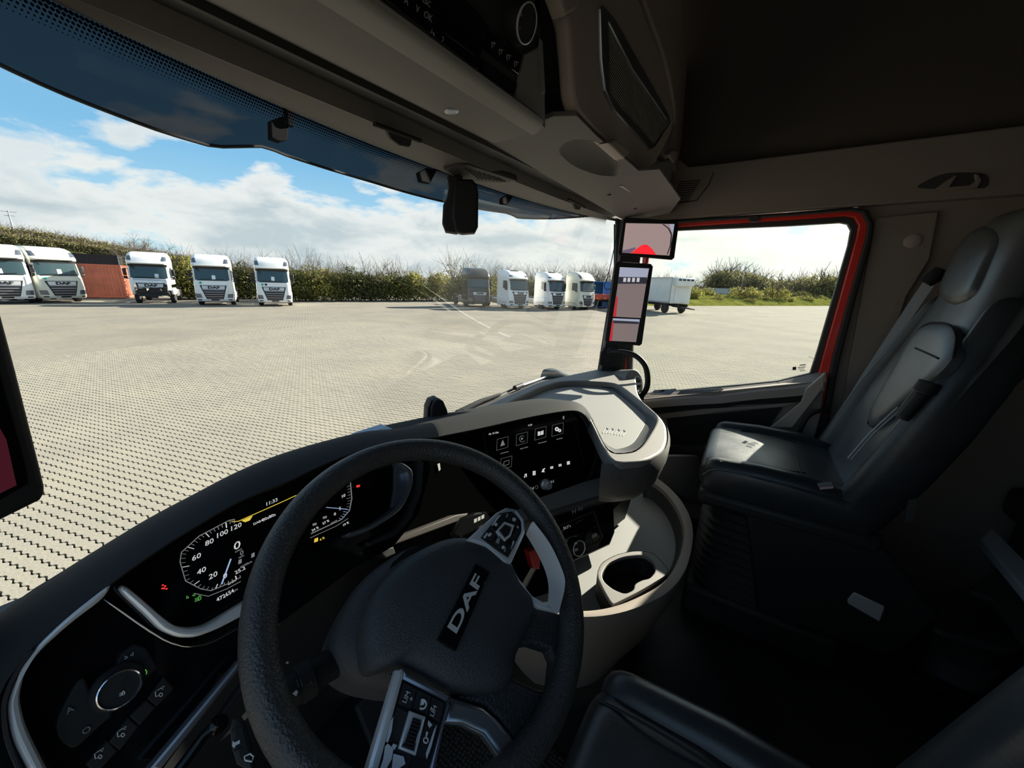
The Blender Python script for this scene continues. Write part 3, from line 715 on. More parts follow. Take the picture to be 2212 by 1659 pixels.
bt = plant('bare_tree', 'round leafless tree behind the bumperless truck', 'tree', rg, 4.2, 3.5, 0, 0.12, lf_far, shoots=7, trunk=0.10, depth=5, spread=0.62)
put(bt, gpt(327, 640)+Vector((3, 12, 0)), 0.4, 1.0)
# right: grassy bank with shrubs and wood behind
grass = mat('bank_grass', (0.13,0.135,0.03), 0.95, bump=0.8, bscale=3, dist=0.2, var=0.35, vscale=0.5, spec=0.0)
kerb_m = mat('kerb_stone', (0.45,0.40,0.36), 0.9)
def bank(name, label, x0, x1, n, y_px, depth, height, m, seed, kind='structure'):
    rngb = np.random.default_rng(seed); rows = []
    base = [gpt(x0+(x1-x0)*k/n, y_px) for k in range(n+1)]
    for q in range(9):
        f = q/8; prof = math.sin(min(f*1.25, 1)*math.pi/2)*height
        rows.append([b+(Vector((b.x-CAM.x, b.y-CAM.y, 0)).normalized())*depth*f+Vector((0, 0, -0.05+prof*(0.8+0.35*rngb.random()))) for b in base])
    o = loft(name, rows, m, smooth=60); tag(o, label, kind=kind); return o
bank('grass_bank', 'low yellow green grass bank beyond the yard, seen through the side window', 1380, 1900, 40, 661, 25, 1.6, grass, 5)
shr = plant('bank_shrub', '', 'shrub', rg, 3.2, 4.6, 1500, 0.17, lf_yel, shoots=7, group='shrubs on the grass bank', trunk=0.06)
for k, (x, y, s) in enumerate([(1490,655,1.15),(1512,653,1.1),(1605,656,1.25),(1625,654,1.0),(1668,657,1.3),(1690,652,1.2),(1722,655,1.1),(1752,652,1.2),(1780,654,1.3),(1565,650,0.7),(1810,652,1.3),(1532,654,0.8),(1582,653,0.85),(1645,657,0.8),(1700,658,0.7),(1738,658,0.75),(1765,657,0.8),(1548,657,0.55),(1620,659,0.5)]):
    o = shr if k == 0 else copy_tree(shr)
    lab = 'olive shrub on the bank hard by the box trailer' if x < 1520 else ('leafy shrub in the middle of the sunlit grass bank' if x < 1700 else 'tangled shrub on the bank near the rear edge of the side window')
    put(o, gpt(x, y), float(rg.random()*6.28), s, lab)
wood = plant('woodland_tree', '', 'tree', rg, 8.0, 9.0, 2600, 0.32, lf_far, shoots=5, group='trees of the wood on the horizon beyond the bank', trunk=0.14)
for k, (x, s) in enumerate([(1388,.8),(1430,.8),(1480,.75),(1540,1.0),(1556,1.15),(1575,1.2),(1592,1.15),(1612,1.1),(1632,1.0),(1650,.9),(1672,.9),(1690,.85),(1715,.85),(1735,.95),(1760,1.05),(1782,1.0),(1806,.9),(1840,.9)]):
    o = wood if k == 0 else copy_tree(wood)
    d = Vector((ray(x, 640).x, ray(x, 640).y, 0)).normalized(); loc = CAM+d*(128+12*float(rg.random())); loc.z = -0.5
    put(o, loc, float(rg.random()*6.28), s, 'hazy olive tree of the wood on the horizon beyond the bank')
# left: wooded hill
hill_m = mat('hill_wood', (0.045,0.045,0.018), 0.95, bump=1.0, bscale=0.6, dist=1.5, var=0.4, vscale=0.15, spec=0.0)
def hill():
    rngb = np.random.default_rng(8); rows = []
    xs = np.linspace(-700, 760, 120)
    for q in range(4):
        r = []
        for k, x in enumerate(xs):
            d = Vector((ray(x, 560).x, ray(x, 560).y, 0)).normalized(); D = 170+q*40
            hh = float(np.interp(x, [-700,0,120,230,300,400,760], [13.5,12.8,11.6,9.3,7.2,5.0,3.4]))
            z = [-0.5, hh*0.55, hh*0.9, hh][q]+(float(rngb.random())*1.1 if q else 0)
            r.append(CAM*0+Vector((CAM.x, CAM.y, 0))+d*D+Vector((0, 0, z)))
        rows.append(r)
    o = loft('wooded_hill', rows, hill_m, smooth=None); tag(o, 'low wooded hill on the horizon behind the left trucks', kind='structure')
hill()
ft = plant('conifer', '', 'tree', rg, 5.0, 4.5, 900, 0.30, lf_far, shoots=2, group='trees along the crest of the hill', trunk=0.1)
for k in range(112):
    x = -40+(k % 56)*9.6; o = ft if k == 0 else copy_tree(ft)
    d = Vector((ray(x, 560).x, ray(x, 560).y, 0)).normalized(); D = 286 if k < 56 else 240
    hh = float(np.interp(x, [-700,0,120,230,300,400,760], [13.5,12.8,11.6,9.3,7.2,5.0,3.4]))
    put(o, Vector((CAM.x, CAM.y, 0))+d*(D-16)+Vector((0, 0, hh*(1.0 if k < 56 else 0.66)-(1.8 if k < 56 else 1.0)+0.5*float(rg.random()))), float(rg.random()*6.28), 1.45 if k < 56 else 1.2, 'small dark tree on the crest of the wooded hill' if k < 56 else 'small dark tree on the slope of the wooded hill')
    if k >= 56: o['group'] = 'trees on the slope of the hill'
# lamp posts and mast
post_m = mat('post_grey', (0.35,0.36,0.37), 0.5)
def lamp_post(loc, h, label, arm=1.2):
    t = thing('lamp_post', label, 'lamp post', loc)
    tube('pole', [loc, Vector(loc)+Vector((0, 0, h))], [0.10, 0.06], post_m, t, seg=8)
    q = Vector(loc)+Vector((0, 0, h)); tube('arm', spline([q, q+Vector((-0.1*arm, 0.3*arm, 0.35)), q+Vector((-0.4*arm, 0.9*arm, 0.4))], 5), 0.05, post_m, t, seg=6)
    box('lamp_head', q+Vector((-0.45*arm, 1.0*arm, 0.38)), (0.25, 0.6, 0.12), post_m, t, bevel=0.03)
lamp_post(gpt(1596, 650), 8.4, 'tall grey street lamp rising over the grass bank')
mp_ = gpt(30, 585)*0.0+Vector((CAM.x, CAM.y, 0)); d = Vector((ray(36, 520).x, ray(36, 520).y, 0)).normalized()
t = thing('lattice_mast', 'thin mast with crossarm on the far hill at the left', 'mast', mp_+d*270+Vector((0, 0, 8)))
b0 = mp_+d*270+Vector((0, 0, 8)); tube('pole', [b0, b0+Vector((0, 0, 15.5))], [0.35, 0.18], post_m, t, seg=6)
sd_ = Vector((d.y, -d.x, 0))
for z, hw in ((15.2, 2.2), (13.6, 1.4)): tube('crossarm', [b0+Vector((0, 0, z))-sd_*hw, b0+Vector((0, 0, z))+sd_*hw], 0.14, post_m, t, seg=5)
# white site cabin on the bank
t = thing('site_cabin', 'small pale shed half hidden behind the grass bank', 'shed', gpt(1560, 651))
q = gpt(1560, 651); cab_m = mat('shed_pale', (0.55,0.58,0.6), 0.6)
box('wall', q+Vector((0, 0, 1.5)), (3.2, 7.0, 2.4), cab_m, t); 
for k in range(3): box('wall_rib', q+Vector((-1.62, -2.5+2.5*k, 1.5)), (0.06, 0.12, 2.4), t_badge, t)
box('roof', q+Vector((0, 0, 2.78)), (3.5, 7.3, 0.16), cab_m, t)

# ================================================================== THE CAB SHELL
def struct(o, label=None): o['kind'] = 'structure'; 
def sstruct(o, label): tag(o, label, kind='structure'); return o
FLOOR = 1.50

sstruct(box('floor', (0, -0.25, FLOOR-0.02), (2.34, 2.6, 0.04), floor_mat), 'black rubber cab floor')
sstruct(box('wall_back', (0, -1.52, 2.7), (2.34, 0.04, 2.5), liner), 'dark rear wall of the cab')
sstruct(box('wall_front', (0, 1.02, 1.82), (2.30, 0.04, 0.68), trim_dk), 'firewall below the windscreen')
# side walls behind the doors
sstruct(slab('wall_right', [(1.15,-0.315,FLOOR),(1.15,-1.5,FLOOR),(1.15,-1.5,3.12),(1.15,-0.30,3.10),(1.15,-0.36,2.95),(1.15,-0.30,2.45)], (0.03,0,0), trim_brn), 'dark taupe pillar trim behind the passenger door')
sstruct(slab('wall_left', [(-1.16,-0.42,FLOOR),(-1.16,-1.5,FLOOR),(-1.16,-1.5,3.34),(-1.16,-0.42,3.34)], (-0.03,0,0), trim_dk), 'cab side wall behind the open driver door')
sstruct(box('trim_1', (-1.14, 0.16, 3.22), (0.06, 1.16, 0.26), trim_brn), 'header rail above the open driver door')
sstruct(box('trim_2', (-1.13, 0.16, FLOOR-0.02), (0.10, 1.3, 0.16), trim_dk), 'door sill of the open driver door')
# headliner: high roof lofted along the cab
rows = []
for Y in (0.47, 0.1, -0.4, -0.9, -1.5):
    r = []
    for X, Z in ((-1.16,3.30),(-1.12,3.42),(-1.02,3.72),(-0.85,3.92),(-0.5,4.0),(0,4.02),(0.5,4.0),(0.85,3.92),(1.02,3.72),(1.12,3.45),(1.135,3.30)): r.append(Vector((X, Y, Z)))
    rows.append(r)
sstruct(loft('ceiling', rows, liner, smooth=50, solid=-0.02), 'dark brown fabric headliner of the high roof')
sstruct(box('wall_front_upper', (0, 0.60, 3.58), (2.30, 0.03, 0.92), trim_dk), 'dark bulkhead closing the space above the windscreen')
# upper side panel above the passenger door
PRU = Plane((1.10,0,3.2), (0,-1,0), (-1,0,0))
up_px = [(1340,480),(1375,474),(1395,456),(1402,350),(1470,345),(1487,360),(1547,354),(1800,322),(2212,270),(2500,232),(2500,396),(2212,419),(1873,443),(1700,455),(1480,472)]
usp = sstruct(plate('wall_right_upper', PRU, [up_px], trim_brn, thick=0.06, bevel=0.006), 'taupe panel above the passenger door window')
# air outlet slots at its front end
for k in range(10):
    f = k/9; y = 392+f*44; x0 = 1467-f*14; x1 = 1514-f*26
    plate('vent_slot', PRU, [[(x0,y),(x1,y-3.5),(x1,y-1.6),(x0,y+2.2)]], rubber, usp, off=0.0015, thick=0.004, bevel=0.0)
plate('vent_seam', PRU, [[(1541,372),(1543,372),(1532,400),(1505,434),(1440,444),(1440,442),(1504,432),(1530,399)]], rubber, usp, off=0.001, thick=0.003, bevel=0)
# grab recess with folded handle
plate('handle_recess', PRU, [[(1986,406),(2010,386),(2050,374),(2120,374),(2136,385),(2130,404),(2100,407)]], trim_dk, usp, off=0.003, thick=0.012, bevel=0.002, smooth=True)
plate('grab_handle', PRU, [[(2020,408),(2042,392),(2062,379),(2068,380),(2052,403),(2095,400),(2108,390),(2106,376),(2114,376),(2122,390),(2112,405),(2040,412)]], trim_brn, usp, off=0.014, thick=0.012, bevel=0.003)
# small cap on the pillar trim
PRB = Plane((1.15,0,2.6), (0,-1,0), (-1,0,0))
lathe('screw_cap', [(0.026,0),(0.026,0.004),(0.018,0.007),(0,0.008)], PRB.at(1970,521,0.021), (-1,0,0), pod_mat, bpy.data.objects['wall_right'])
slab('pillar_pad', [PRB.at(1890,470,.02), PRB.at(2030,455,.02), PRB.at(2010,560,.02), PRB.at(1960,640,.02), PRB.at(1880,900,.02), PRB.at(1815,890,.02), PRB.at(1850,700,.02)], (0.02,0,0), trim_brn, bpy.data.objects['wall_right'], bevel=0.006)

# ------------------------------------------------------------------ passenger door
PR = Plane((1.12,0,2.6), (0,-1,0), (-1,0,0))
G_ = [(1376,503),(1480,497),(1700,488),(1815,481),(1831,484),(1838,497),(1832,530),(1800,640),(1765,760),(1750,806),(1720,813),(1680,823),(1600,831),(1500,840),(1400,850),(1363,853)]
O1 = [(1352,500),(1480,489),(1700,475),(1825,466),(1846,470),(1855,487),(1850,515),(1815,640),(1778,770),(1766,815),(1755,850),(1352,872)]
O2 = [(1338,492),(1480,480),(1700,466),(1838,455),(1862,460),(1875,484),(1871,515),(1835,640),(1799,770),(1783,860),(1777,900),(1338,905)]
O3 = [(1325,484),(1480,473),(1700,459),(1842,447),(1875,453),(1889,484),(1884,520),(1848,650),(1812,790),(1791,905),(1786,960),(1325,960)]
door = thing('door_1', 'passenger door with red frame and taupe inner panel', None, (1.12, 0.2, FLOOR)); door['kind'] = 'structure'
def grow_px(ol, s):
    c = sum((Vector((a, b)) for a, b in ol), Vector((0,0)))/len(ol); return [tuple(c+(Vector(p)-c)*s) for p in ol]
ringplate('window_frame', PR, O1, G_, frame_dk, door, off=-0.020, thick=0.03, bevel=0.004, woff=-0.020)
ringplate('red_door_edge', PR, O2, O1, red_paint, door, off=-0.005, thick=0.05, bevel=0.004, woff=-0.005)
ringplate('rubber_seal', PR, O3, O2, rubber, door, off=0.015, thick=0.05, bevel=0.006, woff=0.015)
blind = plate('window_latch', PR, [[(1617,466),(1640,464),(1641,474),(1636,479),(1622,480),(1617,475)]], frame_dk, door, off=0.02, thick=0.02, bevel=0.003)
w2 = plate('window_2', PR, [grow_px(G_, 1.02)], glass_side, None, off=-0.035, thick=0.004, bevel=0)
sstruct(w2, 'passenger side window pane')
# maker's stamp on the pane
for (a, b, c, d_) in ((1727,788,1741,790),(1712,793,1720,800),(1723,793,1740,794.5),(1724,796,1738,797),(1726,798.5,1737,799.5),(1728,801,1740,802)):
    plate('glass_stamp', PR, [[(a,b),(c,b-1.2),(c,d_-1.2),(a,d_)]], t_plast, w2, off=-0.033, thick=0.001, bevel=0)
# sill ledge
PD = Plane((1.06,0,2.2), (0,-1,0), (-1,0,0))
bk_ = [AX(x, y, 1.135) for x, y in ((1330,862),(1400,851),(1500,842),(1600,833),(1680,825),(1720,815),(1752,808),(1784,800))]
fr_ = [AX(x, y, 1.045) for x, y in ((1330,876),(1400,868),(1480,861),(1560,856),(1640,846),(1700,841),(1745,836),(1784,826))]
lw_ = [p+Vector((-0.012,0,-0.035)) for p in fr_]
loft('sill_ledge', [bk_, [p+Vector((0.01,0,0.004)) for p in fr_], fr_, lw_], trim_brn, door, smooth=50)
sw = slab('switch_panel', [AX(1404,853,1.09), AX(1413,845,1.10), AX(1462,842,1.10), AX(1448,853,1.07)], (0,0,0.008), silver_dk, door, bevel=0.002)
for k in range(3): slab('window_switch', [AX(1414+k*11,851,1.085), AX(1418+k*11,846.5,1.095), AX(1426+k*11,846,1.095), AX(1422+k*11,851,1.085)], (0,0,0.013), print_gry if k != 1 else matte_blk, sw, bevel=0.001)
slab('ledge_recess', [AX(1462,853,1.072), AX(1470,845,1.10), AX(1555,838,1.10), AX(1563,842,1.08), AX(1552,847,1.062)], (0,0,0.003), trim_dk, door)
def dp(name, px, m, off, th=0.02, bevel=0.004, par=door): return plate(name, PD, [px], m, par, off=off, thick=th, bevel=bevel)
dp('door_panel', [(1335,868),(1783,822),(1772,900),(1745,1000),(1725,1240),(1335,1240)], trim_brn, -0.01, 0.04)
dp('dark_band', [(1385,872),(1560,861),(1738,850),(1730,869),(1600,875),(1550,882),(1520,882),(1392,896)], matte_blk, 0.004)
dp('armrest_band', [(1395,898),(1520,884),(1600,879),(1728,869),(1690,879),(1545,891),(1538,894),(1435,905)], trim_brn, 0.012)
dp('lower_pad', [(1440,905),(1690,881),(1660,925),(1618,962),(1448,962)], matte_blk, 0.004)
dp('rear_upright', [(1741,841),(1782,806),(1780,836),(1712,924),(1664,924),(1730,869)], pod_mat, 0.03)
dp('map_pocket', [(1410,968),(1520,962),(1530,1005),(1430,1002)], trim_dk, 0.004)
tube('pull_handle', spline([AX(1792,886,1.02), AX(1768,888,1.0), AX(1745,900,0.99), AX(1728,930,0.99), AX(1722,950,1.02)], 5), 0.010, matte_blk, door, seg=8)

# ------------------------------------------------------------------ windscreen, header, pillars
def Yh(X): return 0.85-0.17*abs((X+0.0)/1.1)**2.4
def Zh(X): return 3.045+0.017*(X+0.9)
XS = [-1.10+2.2*k/24 for k in range(25)]
rows = []
for f in [0, .25, .5, .75, 1]:
    rows.append([Vector((X, Yh(X)+0.012+0.14*f, Zh(X)+0.03-f*(Zh(X)+0.03-2.12))) for X in XS])
sstruct(loft('window_1', rows, glass_front, smooth=60), 'large curved windscreen pane')
win1 = bpy.data.objects['window_1']
# black dotted band along the top of the glass
def frit_mat():
    m = bpy.data.materials.new('frit_dots'); m.use_nodes = True; nt = nt_new(m.node_tree); L = nt.links.new
    uvn = N(nt, 'ShaderNodeUVMap'); sep = N(nt, 'ShaderNodeSeparateXYZ'); L(uvn.outputs[0], sep.inputs[0])
    row = math_n(nt, 'FLOOR', sep.outputs['Y']); sh = math_n(nt, 'MULTIPLY', math_n(nt, 'MODULO', row, 2.0), 0.5)
    fx = math_n(nt, 'SUBTRACT', math_n(nt, 'FRACT', math_n(nt, 'ADD', sep.outputs['X'], sh)), 0.5); fy = math_n(nt, 'SUBTRACT', math_n(nt, 'FRACT', sep.outputs['Y']), 0.5)
    r = math_n(nt, 'SQRT', math_n(nt, 'ADD', math_n(nt, 'MULTIPLY', fx, fx), math_n(nt, 'MULTIPLY', fy, fy)))
    lim = math_n(nt, 'ADD', 0.15, math_n(nt, 'MULTIPLY', row, 0.068))
    f = math_n(nt, 'LESS_THAN', r, lim)
    d = N(nt, 'ShaderNodeBsdfDiffuse'); d.inputs[0].default_value = (0.008,0.008,0.01,1); t = N(nt, 'ShaderNodeBsdfTransparent')
    mx = N(nt, 'ShaderNodeMixShader'); L(f, mx.inputs[0]); L(t.outputs[0], mx.inputs[1]); L(d.outputs[0], mx.inputs[2])
    o = N(nt, 'ShaderNodeOutputMaterial'); L(mx.outputs[0], o.inputs[0]); return m
nX = 60; V = []; Fs = []; UV = []
for k in range(nX+1):
    X = -1.10+2.1*k/nX
    for q in (0, 1): V.append(Vector((X, Yh(X)+0.006+0.004*(1-q), Zh(X)+0.002-0.030*(1-q))))
for k in range(nX): Fs.append((2*k, 2*k+2, 2*k+3, 2*k+1))
fb = mk('frit_band', V, Fs, frit_mat(), win1, fix=False); uvl = fb.data.uv_layers.new(name='UVMap')
for p in fb.data.polygons:
    for li in p.loop_indices:
        vi = fb.data.loops[li].vertex_index; uvl.data[li].uv = ((vi//2)*2.1/nX/0.0047, (vi % 2)*6.0)
# header: strip next to the glass, blind channel, groove
def hdr(fY, fZ): return [Vector((X, fY(X), fZ(X))) for X in XS]
Y2 = lambda X: 0.745-0.06*max(0, X/1.1)**2*1.0
Z2 = lambda X: 3.058+0.017*(X+0.9)
Y3 = lambda X: 0.62+0.02*max(0, X)
Z3 = lambda X: 3.055+0.030*(X+0.75)
h1 = sstruct(loft('trim_3', [hdr(Yh, Zh), hdr(lambda X: Yh(X)*0.5+Y2(X)*0.5, lambda X: Zh(X)*.5+Z2(X)*.5-0.003), hdr(Y2, Z2)], trim_over, smooth=50), 'grey header strip along the top of the windscreen')
loft('header_edge_bead', [hdr(lambda X: Y2(X)+0.004, lambda X: Z2(X)-0.002), hdr(lambda X: Y2(X)-0.004, lambda X: Z2(X)-0.004), hdr(lambda X: Y2(X)-0.008, lambda X: Z2(X)+0.03)], trim_over, h1, smooth=50)
loft('blind_channel', [hdr(lambda X: Y2(X)-0.008, lambda X: Z2(X)+0.03), hdr(lambda X: Y2(X)*.4+Y3(X)*.6, lambda X: Z3(X)+0.026), hdr(lambda X: Y3(X)+0.012, lambda X: Z3(X)+0.012)], trim_dk, h1, smooth=50)
loft('blind_rail', [hdr(lambda X: Y3(X)+0.016, lambda X: Z3(X)+0.016), hdr(lambda X: Y3(X)+0.010, lambda X: Z3(X)-0.002), hdr(lambda X: Y3(X)+0.002, lambda X: Z3(X)-0.002), hdr(lambda X: Y3(X)-0.002, lambda X: Z3(X)+0.01)], matte_blk, h1, smooth=50)
# roller blind behind the header
# right A-pillar
PA = Plane(AX(1340,640,1.07), (0.42,-0.91,0), (-0.91,-0.42,0))
pil = sstruct(plate('trim_4', PA, [[(1331,470),(1392,486),(1384,560),(1362,700),(1350,800),(1292,802),(1305,720),(1318,640),(1330,560)]], soft_blk, thick=0.05, bevel=0.008), 'dark pillar between windscreen and passenger door')
plate('pillar_seal', PA, [[(1340,474),(1345,474),(1340,560),(1328,640),(1312,720),(1300,800),(1294,800),(1306,720),(1322,640),(1334,560)]], silver_dk, pil, off=0.004, thick=0.01, bevel=0.001)
tube('blind_cord', [PA.at(*p, 0.02) for p in spline([(1335,485,0),(1326,540,0),(1312,600,0),(1305,617,0),(1310,625,0),(1320,624,0)], 4) for p in [(p[0], p[1])]], 0.0022, matte_blk, pil, seg=6)
# left A-pillar
sstruct(slab('trim_5', [(-1.16,0.60,2.30),(-1.09,0.74,2.30),(-1.09,0.72,3.08),(-1.16,0.58,3.10)], (-0.06,0,0), soft_blk), 'driver side pillar beside the open door')
# lower body under the windscreen, red outside
sstruct(box('trim_6', (0, 1.10, 1.65), (2.3, 0.10, 0.6), red_paint), 'red front panel of the own truck')
for s, nm in ((1, 'trim_7'), (-1, 'trim_8')):
    sstruct(box(nm, (s*1.145, 0.77, 1.78), (0.05, 0.45, 0.56), trim_dk), 'lower cab corner %s the dashboard' % ('right of' if s > 0 else 'left of'))

# ================================================================== DASHBOARD
dash = thing('dashboard', 'wide dark wraparound truck dashboard with screens and sunlit passenger tray', 'dashboard', (0, 0.6, FLOOR))
PC = Plane(AY(434,1135,0.60), (1,0,0), (0,-0.894,0.447))            # instrument panel plane
def band(name, po, pi, fo, fi, m, par, n=48, bulge=0.010, skirt=(0,0.16,-0.22), lip=0.03, nrm=Vector((0,-0.894,0.447)), smooth=60):
    a = resample(spline([fo(*p) for p in po], 6), n); b = resample(spline([fi(*p) for p in pi], 6), n)
    rows = [[p+Vector(skirt) for p in a], [p+Vector(skirt)*0.25 for p in a], a]
    for f in (0.2, 0.4, 0.6, 0.8): rows.append([p.lerp(q, f)+Vector((0,-0.2,1))*bulge*math.sin(math.pi*f) for p, q in zip(a, b)])
    rows += [b, [q-nrm*0.004+Vector((0,0,-0.003)) for q in b], [q-nrm*lip for q in b]]
    return loft(name, rows, m, par, smooth=smooth)
Oo = [(-90,1385),(0,1325),(60,1280),(128,1238),(235,1171),(325,1117),(427,1063),(510,1020),(600,983),(700,953),(790,932),(854,926),(930,913)]
Oi = [(-90,1600),(-25,1545),(20,1462),(72,1400),(145,1333),(246,1256),(300,1216),(395,1153),(521,1080),(616,1042),(711,998),(800,966),(880,950),(949,944)]
band('instrument_hood', Oo, Oi, lambda x, y: AY(x, y, 0.73), lambda x, y: PC.at(x, y), dash_soft, dash)
# black panel carrying gauges and left switches
ip = plate('instrument_panel', PC, [[(-120,1600),(15,1470),(72,1405),(145,1338),(246,1260),(300,1220),(395,1157),(521,1084),(616,1046),(711,1002),(800,970),(905,950),(930,1010),(905,1110),(850,1180),(760,1230),(640,1320),(560,1380),(515,1440),(345,1670),(300,1760),(-120,1760)]], piano, dash, off=-0.03, thick=0.02, bevel=0)
plate('left_trim_strip', PC, [[(246,1254),(145,1332),(72,1402),(29,1475),(11,1529),(22,1601),(54,1661),(110,1760),(150,1760),(98,1661),(54,1573),(40,1511),(54,1450),(90,1403),(155,1345),(226,1292)]], silver, dash, off=0.002, thick=0.022, bevel=0.004, ck=2)
plate('left_trim_edge', PC, [[(72,1402),(29,1475),(11,1529),(22,1601),(60,1680),(40,1680),(8,1605),(0,1529),(20,1470),(66,1400)]], soft_blk, dash, off=0.006, thick=0.03, bevel=0.003, ck=2)
# cluster bezel
plate('cluster_bezel', PC, [[(268,1262),(307,1294),(344,1327),(376,1352),(409,1359),(445,1354),(514,1312),(585,1268),(588,1296),(514,1337),(470,1360),(423,1378),(383,1378),(347,1363),(315,1330),(257,1276)]], silver, dash, off=0.0, thick=0.024, bevel=0.004, ck=2)
plate('cluster_bezel_line', PC, [[(226,1293),(315,1356),(362,1385),(405,1396),(452,1389),(514,1356),(600,1305),(601,1308),(514,1360),(452,1393),(405,1400),(362,1389),(313,1360),(224,1296)]], chrome, dash, off=-0.012, thick=0.02, bevel=0.0006, ck=1)
plate('cluster_bezel', PC, [[(854,1000),(870,998),(892,1014),(894,1042),(882,1077),(863,1106),(806,1144),(756,1163),(746,1156),(800,1136),(851,1103),(870,1077),(884,1040),(881,1018)]], silver_dk, dash, off=0.0, thick=0.024, bevel=0.003, ck=2)
plate('bezel_inner_face', PC, [[(854,1001),(880,1018),(883,1040),(869,1076),(845,1104),(853,1060)]], silver_dk, dash, off=-0.018, thick=0.01, bevel=0.001)
plate('cluster_surround', PC, [[(900,990),(916,998),(912,1060),(890,1120),(860,1155),(800,1180),(798,1172),(852,1146),(878,1116),(898,1060)]], soft_blk, dash, off=-0.006, thick=0.02, bevel=0.003)
scr = plate('gauge_screen', PC, [[(272,1262),(305,1228),(395,1166),(521,1094),(640,1046),(760,1000),(850,1002),(878,1020),(880,1040),(866,1074),(848,1100),(798,1132),(745,1152),(690,1198),(600,1260),(514,1310),(445,1352),(409,1357),(376,1350),(344,1325)]], screen_blk, dash, off=-0.026, thick=0.006, bevel=0)
OFF = -0.0245
def gtxt(s, x, y, size, m=white_led, shear=0.25, ang=0, sx=1.15): return text('gauge_digits', s, PC, (x, y), size*0.54, m, scr, off=OFF, ang=ang, shear=shear, sx=sx)
def gline(pts, r, m, name='gauge_line'): return tube(name, [PC.at(x, y, OFF+0.0005) for x, y in pts], r, m, scr, seg=5, flat=0.4)
for s, x, y in (('0',485,1245),('20',459,1244),('40',434,1234),('60',423,1204),('80',451,1172),('100',478,1154),('120',508,1139)): gtxt(s, x, y, 0.0175)
gtxt('0', 510, 1180, 0.028, sx=1.3); gtxt('KM/H', 515, 1189.5, 0.006, grey_led); gtxt('0', 521, 1195, 0.016, grey_led, sx=1.2); gtxt('MPH', 521, 1203, 0.006, grey_led)
gtxt('25.2', 519, 1232, 0.013, shear=0); gtxt('l/100km', 532, 1219, 0.008, grey_led, shear=0); gtxt('KM/H', 501, 1258, 0.007, white_led); gtxt('472654', 487, 1286, 0.0135, white_led, shear=0, sx=1.0); gtxt('km', 508, 1275, 0.009, grey_led, shear=0)
gtxt('11:33', 586, 1085, 0.014); gtxt('DAB+', 558, 1128, 0.009, white_led, shear=0); gtxt('80s80s', 581, 1117.5, 0.012, white_led, shear=0)
so_ = [(520,1247),(490,1262),(456,1276),(434,1272),(401,1255),(389,1214),(392,1193),(430,1158),(495,1124),(507,1122)]
gline(so_, 0.0009, grey_led, 'dial_outline'); gline([(520,1256),(490,1272),(450,1288),(420,1282)], 0.0007, grey_led, 'dial_outline')
cen = Vector((497, 1206)); tick_pts = resample([Vector((x, y, 0)) for x, y in so_], 34)
for k, p in enumerate(tick_pts):
    q = Vector((p.x, p.y)); L_ = 0.16 if k % 5 == 1 else 0.10; gline([tuple(q.lerp(cen, 0.02)), tuple(q.lerp(cen, L_))], 0.0007 if k % 5 == 1 else 0.00045, white_led if k % 5 == 1 else grey_led, 'dial_tick')
gline([(499,1207),(479,1262)], 0.0012, blue_led, 'needle')
gline([(500,1127),(515,1126),(612,1083),(640,1070)], 0.0009, amber_led, 'warning_line')
plate('warning_symbol', PC, [[(522,1125),(546,1114),(540,1124),(530,1128)]], amber_led, scr, off=OFF, thick=0.001, bevel=0)
for x, y in ((520,1214),(548,1200)): plate('pump_symbol', PC, [[(x-5,y+5),(x-4,y-4),(x+2,y-7),(x+2,y+2)]], grey_led, scr, off=OFF, thick=0.001, bevel=0)
for s, x, y, sz in (('10',741,1072,0.014),('5',734,1099,0.014),('0',723,1111,0.013)): gtxt(s, x, y, sz)
for s, x, y in (('34 %',681,1143),('57 %',704,1128),('19 %',747,1132)): gtxt(s, x, y, 0.0105, white_led, shear=0)
gtxt('4 %', 696, 1164, 0.010, amber_led, shear=0); gtxt('RPMx100', 721, 1127.5, 0.005, grey_led)
ro = [(757,1040),(760,1077),(755,1103),(738,1122),(672,1153)]
gline(ro, 0.0009, grey_led, 'dial_outline'); gline([(670,1162),(725,1137),(752,1120)], 0.0007, grey_led, 'dial_outline')
tp = resample([Vector((x, y, 0)) for x, y in ro[:4]], 14); cen2 = Vector((690, 1096))
for k, p in enumerate(tp):
    q = Vector((p.x, p.y)); gline([tuple(q.lerp(cen2, 0.03)), tuple(q.lerp(cen2, 0.16 if k % 5 == 0 else 0.11))], 0.0006, blue_led if k > 8 else grey_led, 'dial_tick')
gline([(705,1096),(750,1100)], 0.0011, blue_led, 'needle')
plate('fuel_symbol', PC, [[(679,1172),(680,1164),(687,1161),(687,1169)]], amber_led, scr, off=OFF, thick=0.001, bevel=0)
for x, y in ((680,1133),(702,1118)): plate('level_symbol', PC, [[(x-4,y+3),(x-4,y-2),(x+4,y-4),(x+4,y+1)]], grey_led, scr, off=OFF, thick=0.001, bevel=0)
for k, (x, y) in enumerate([(352,1264),(357,1266),(355,1271),(360,1272),(351,1271)]): plate('belt_lamp', PC, [[(x-2,y+2),(x-2,y-1),(x+2,y-2),(x+2,y+1)]], red_led, scr, off=OFF, thick=0.001, bevel=0)
plate('brake_lamp', PC, [[(770,1053),(771,1048),(778,1047),(777,1052)]], red_led, scr, off=OFF, thick=0.001, bevel=0)
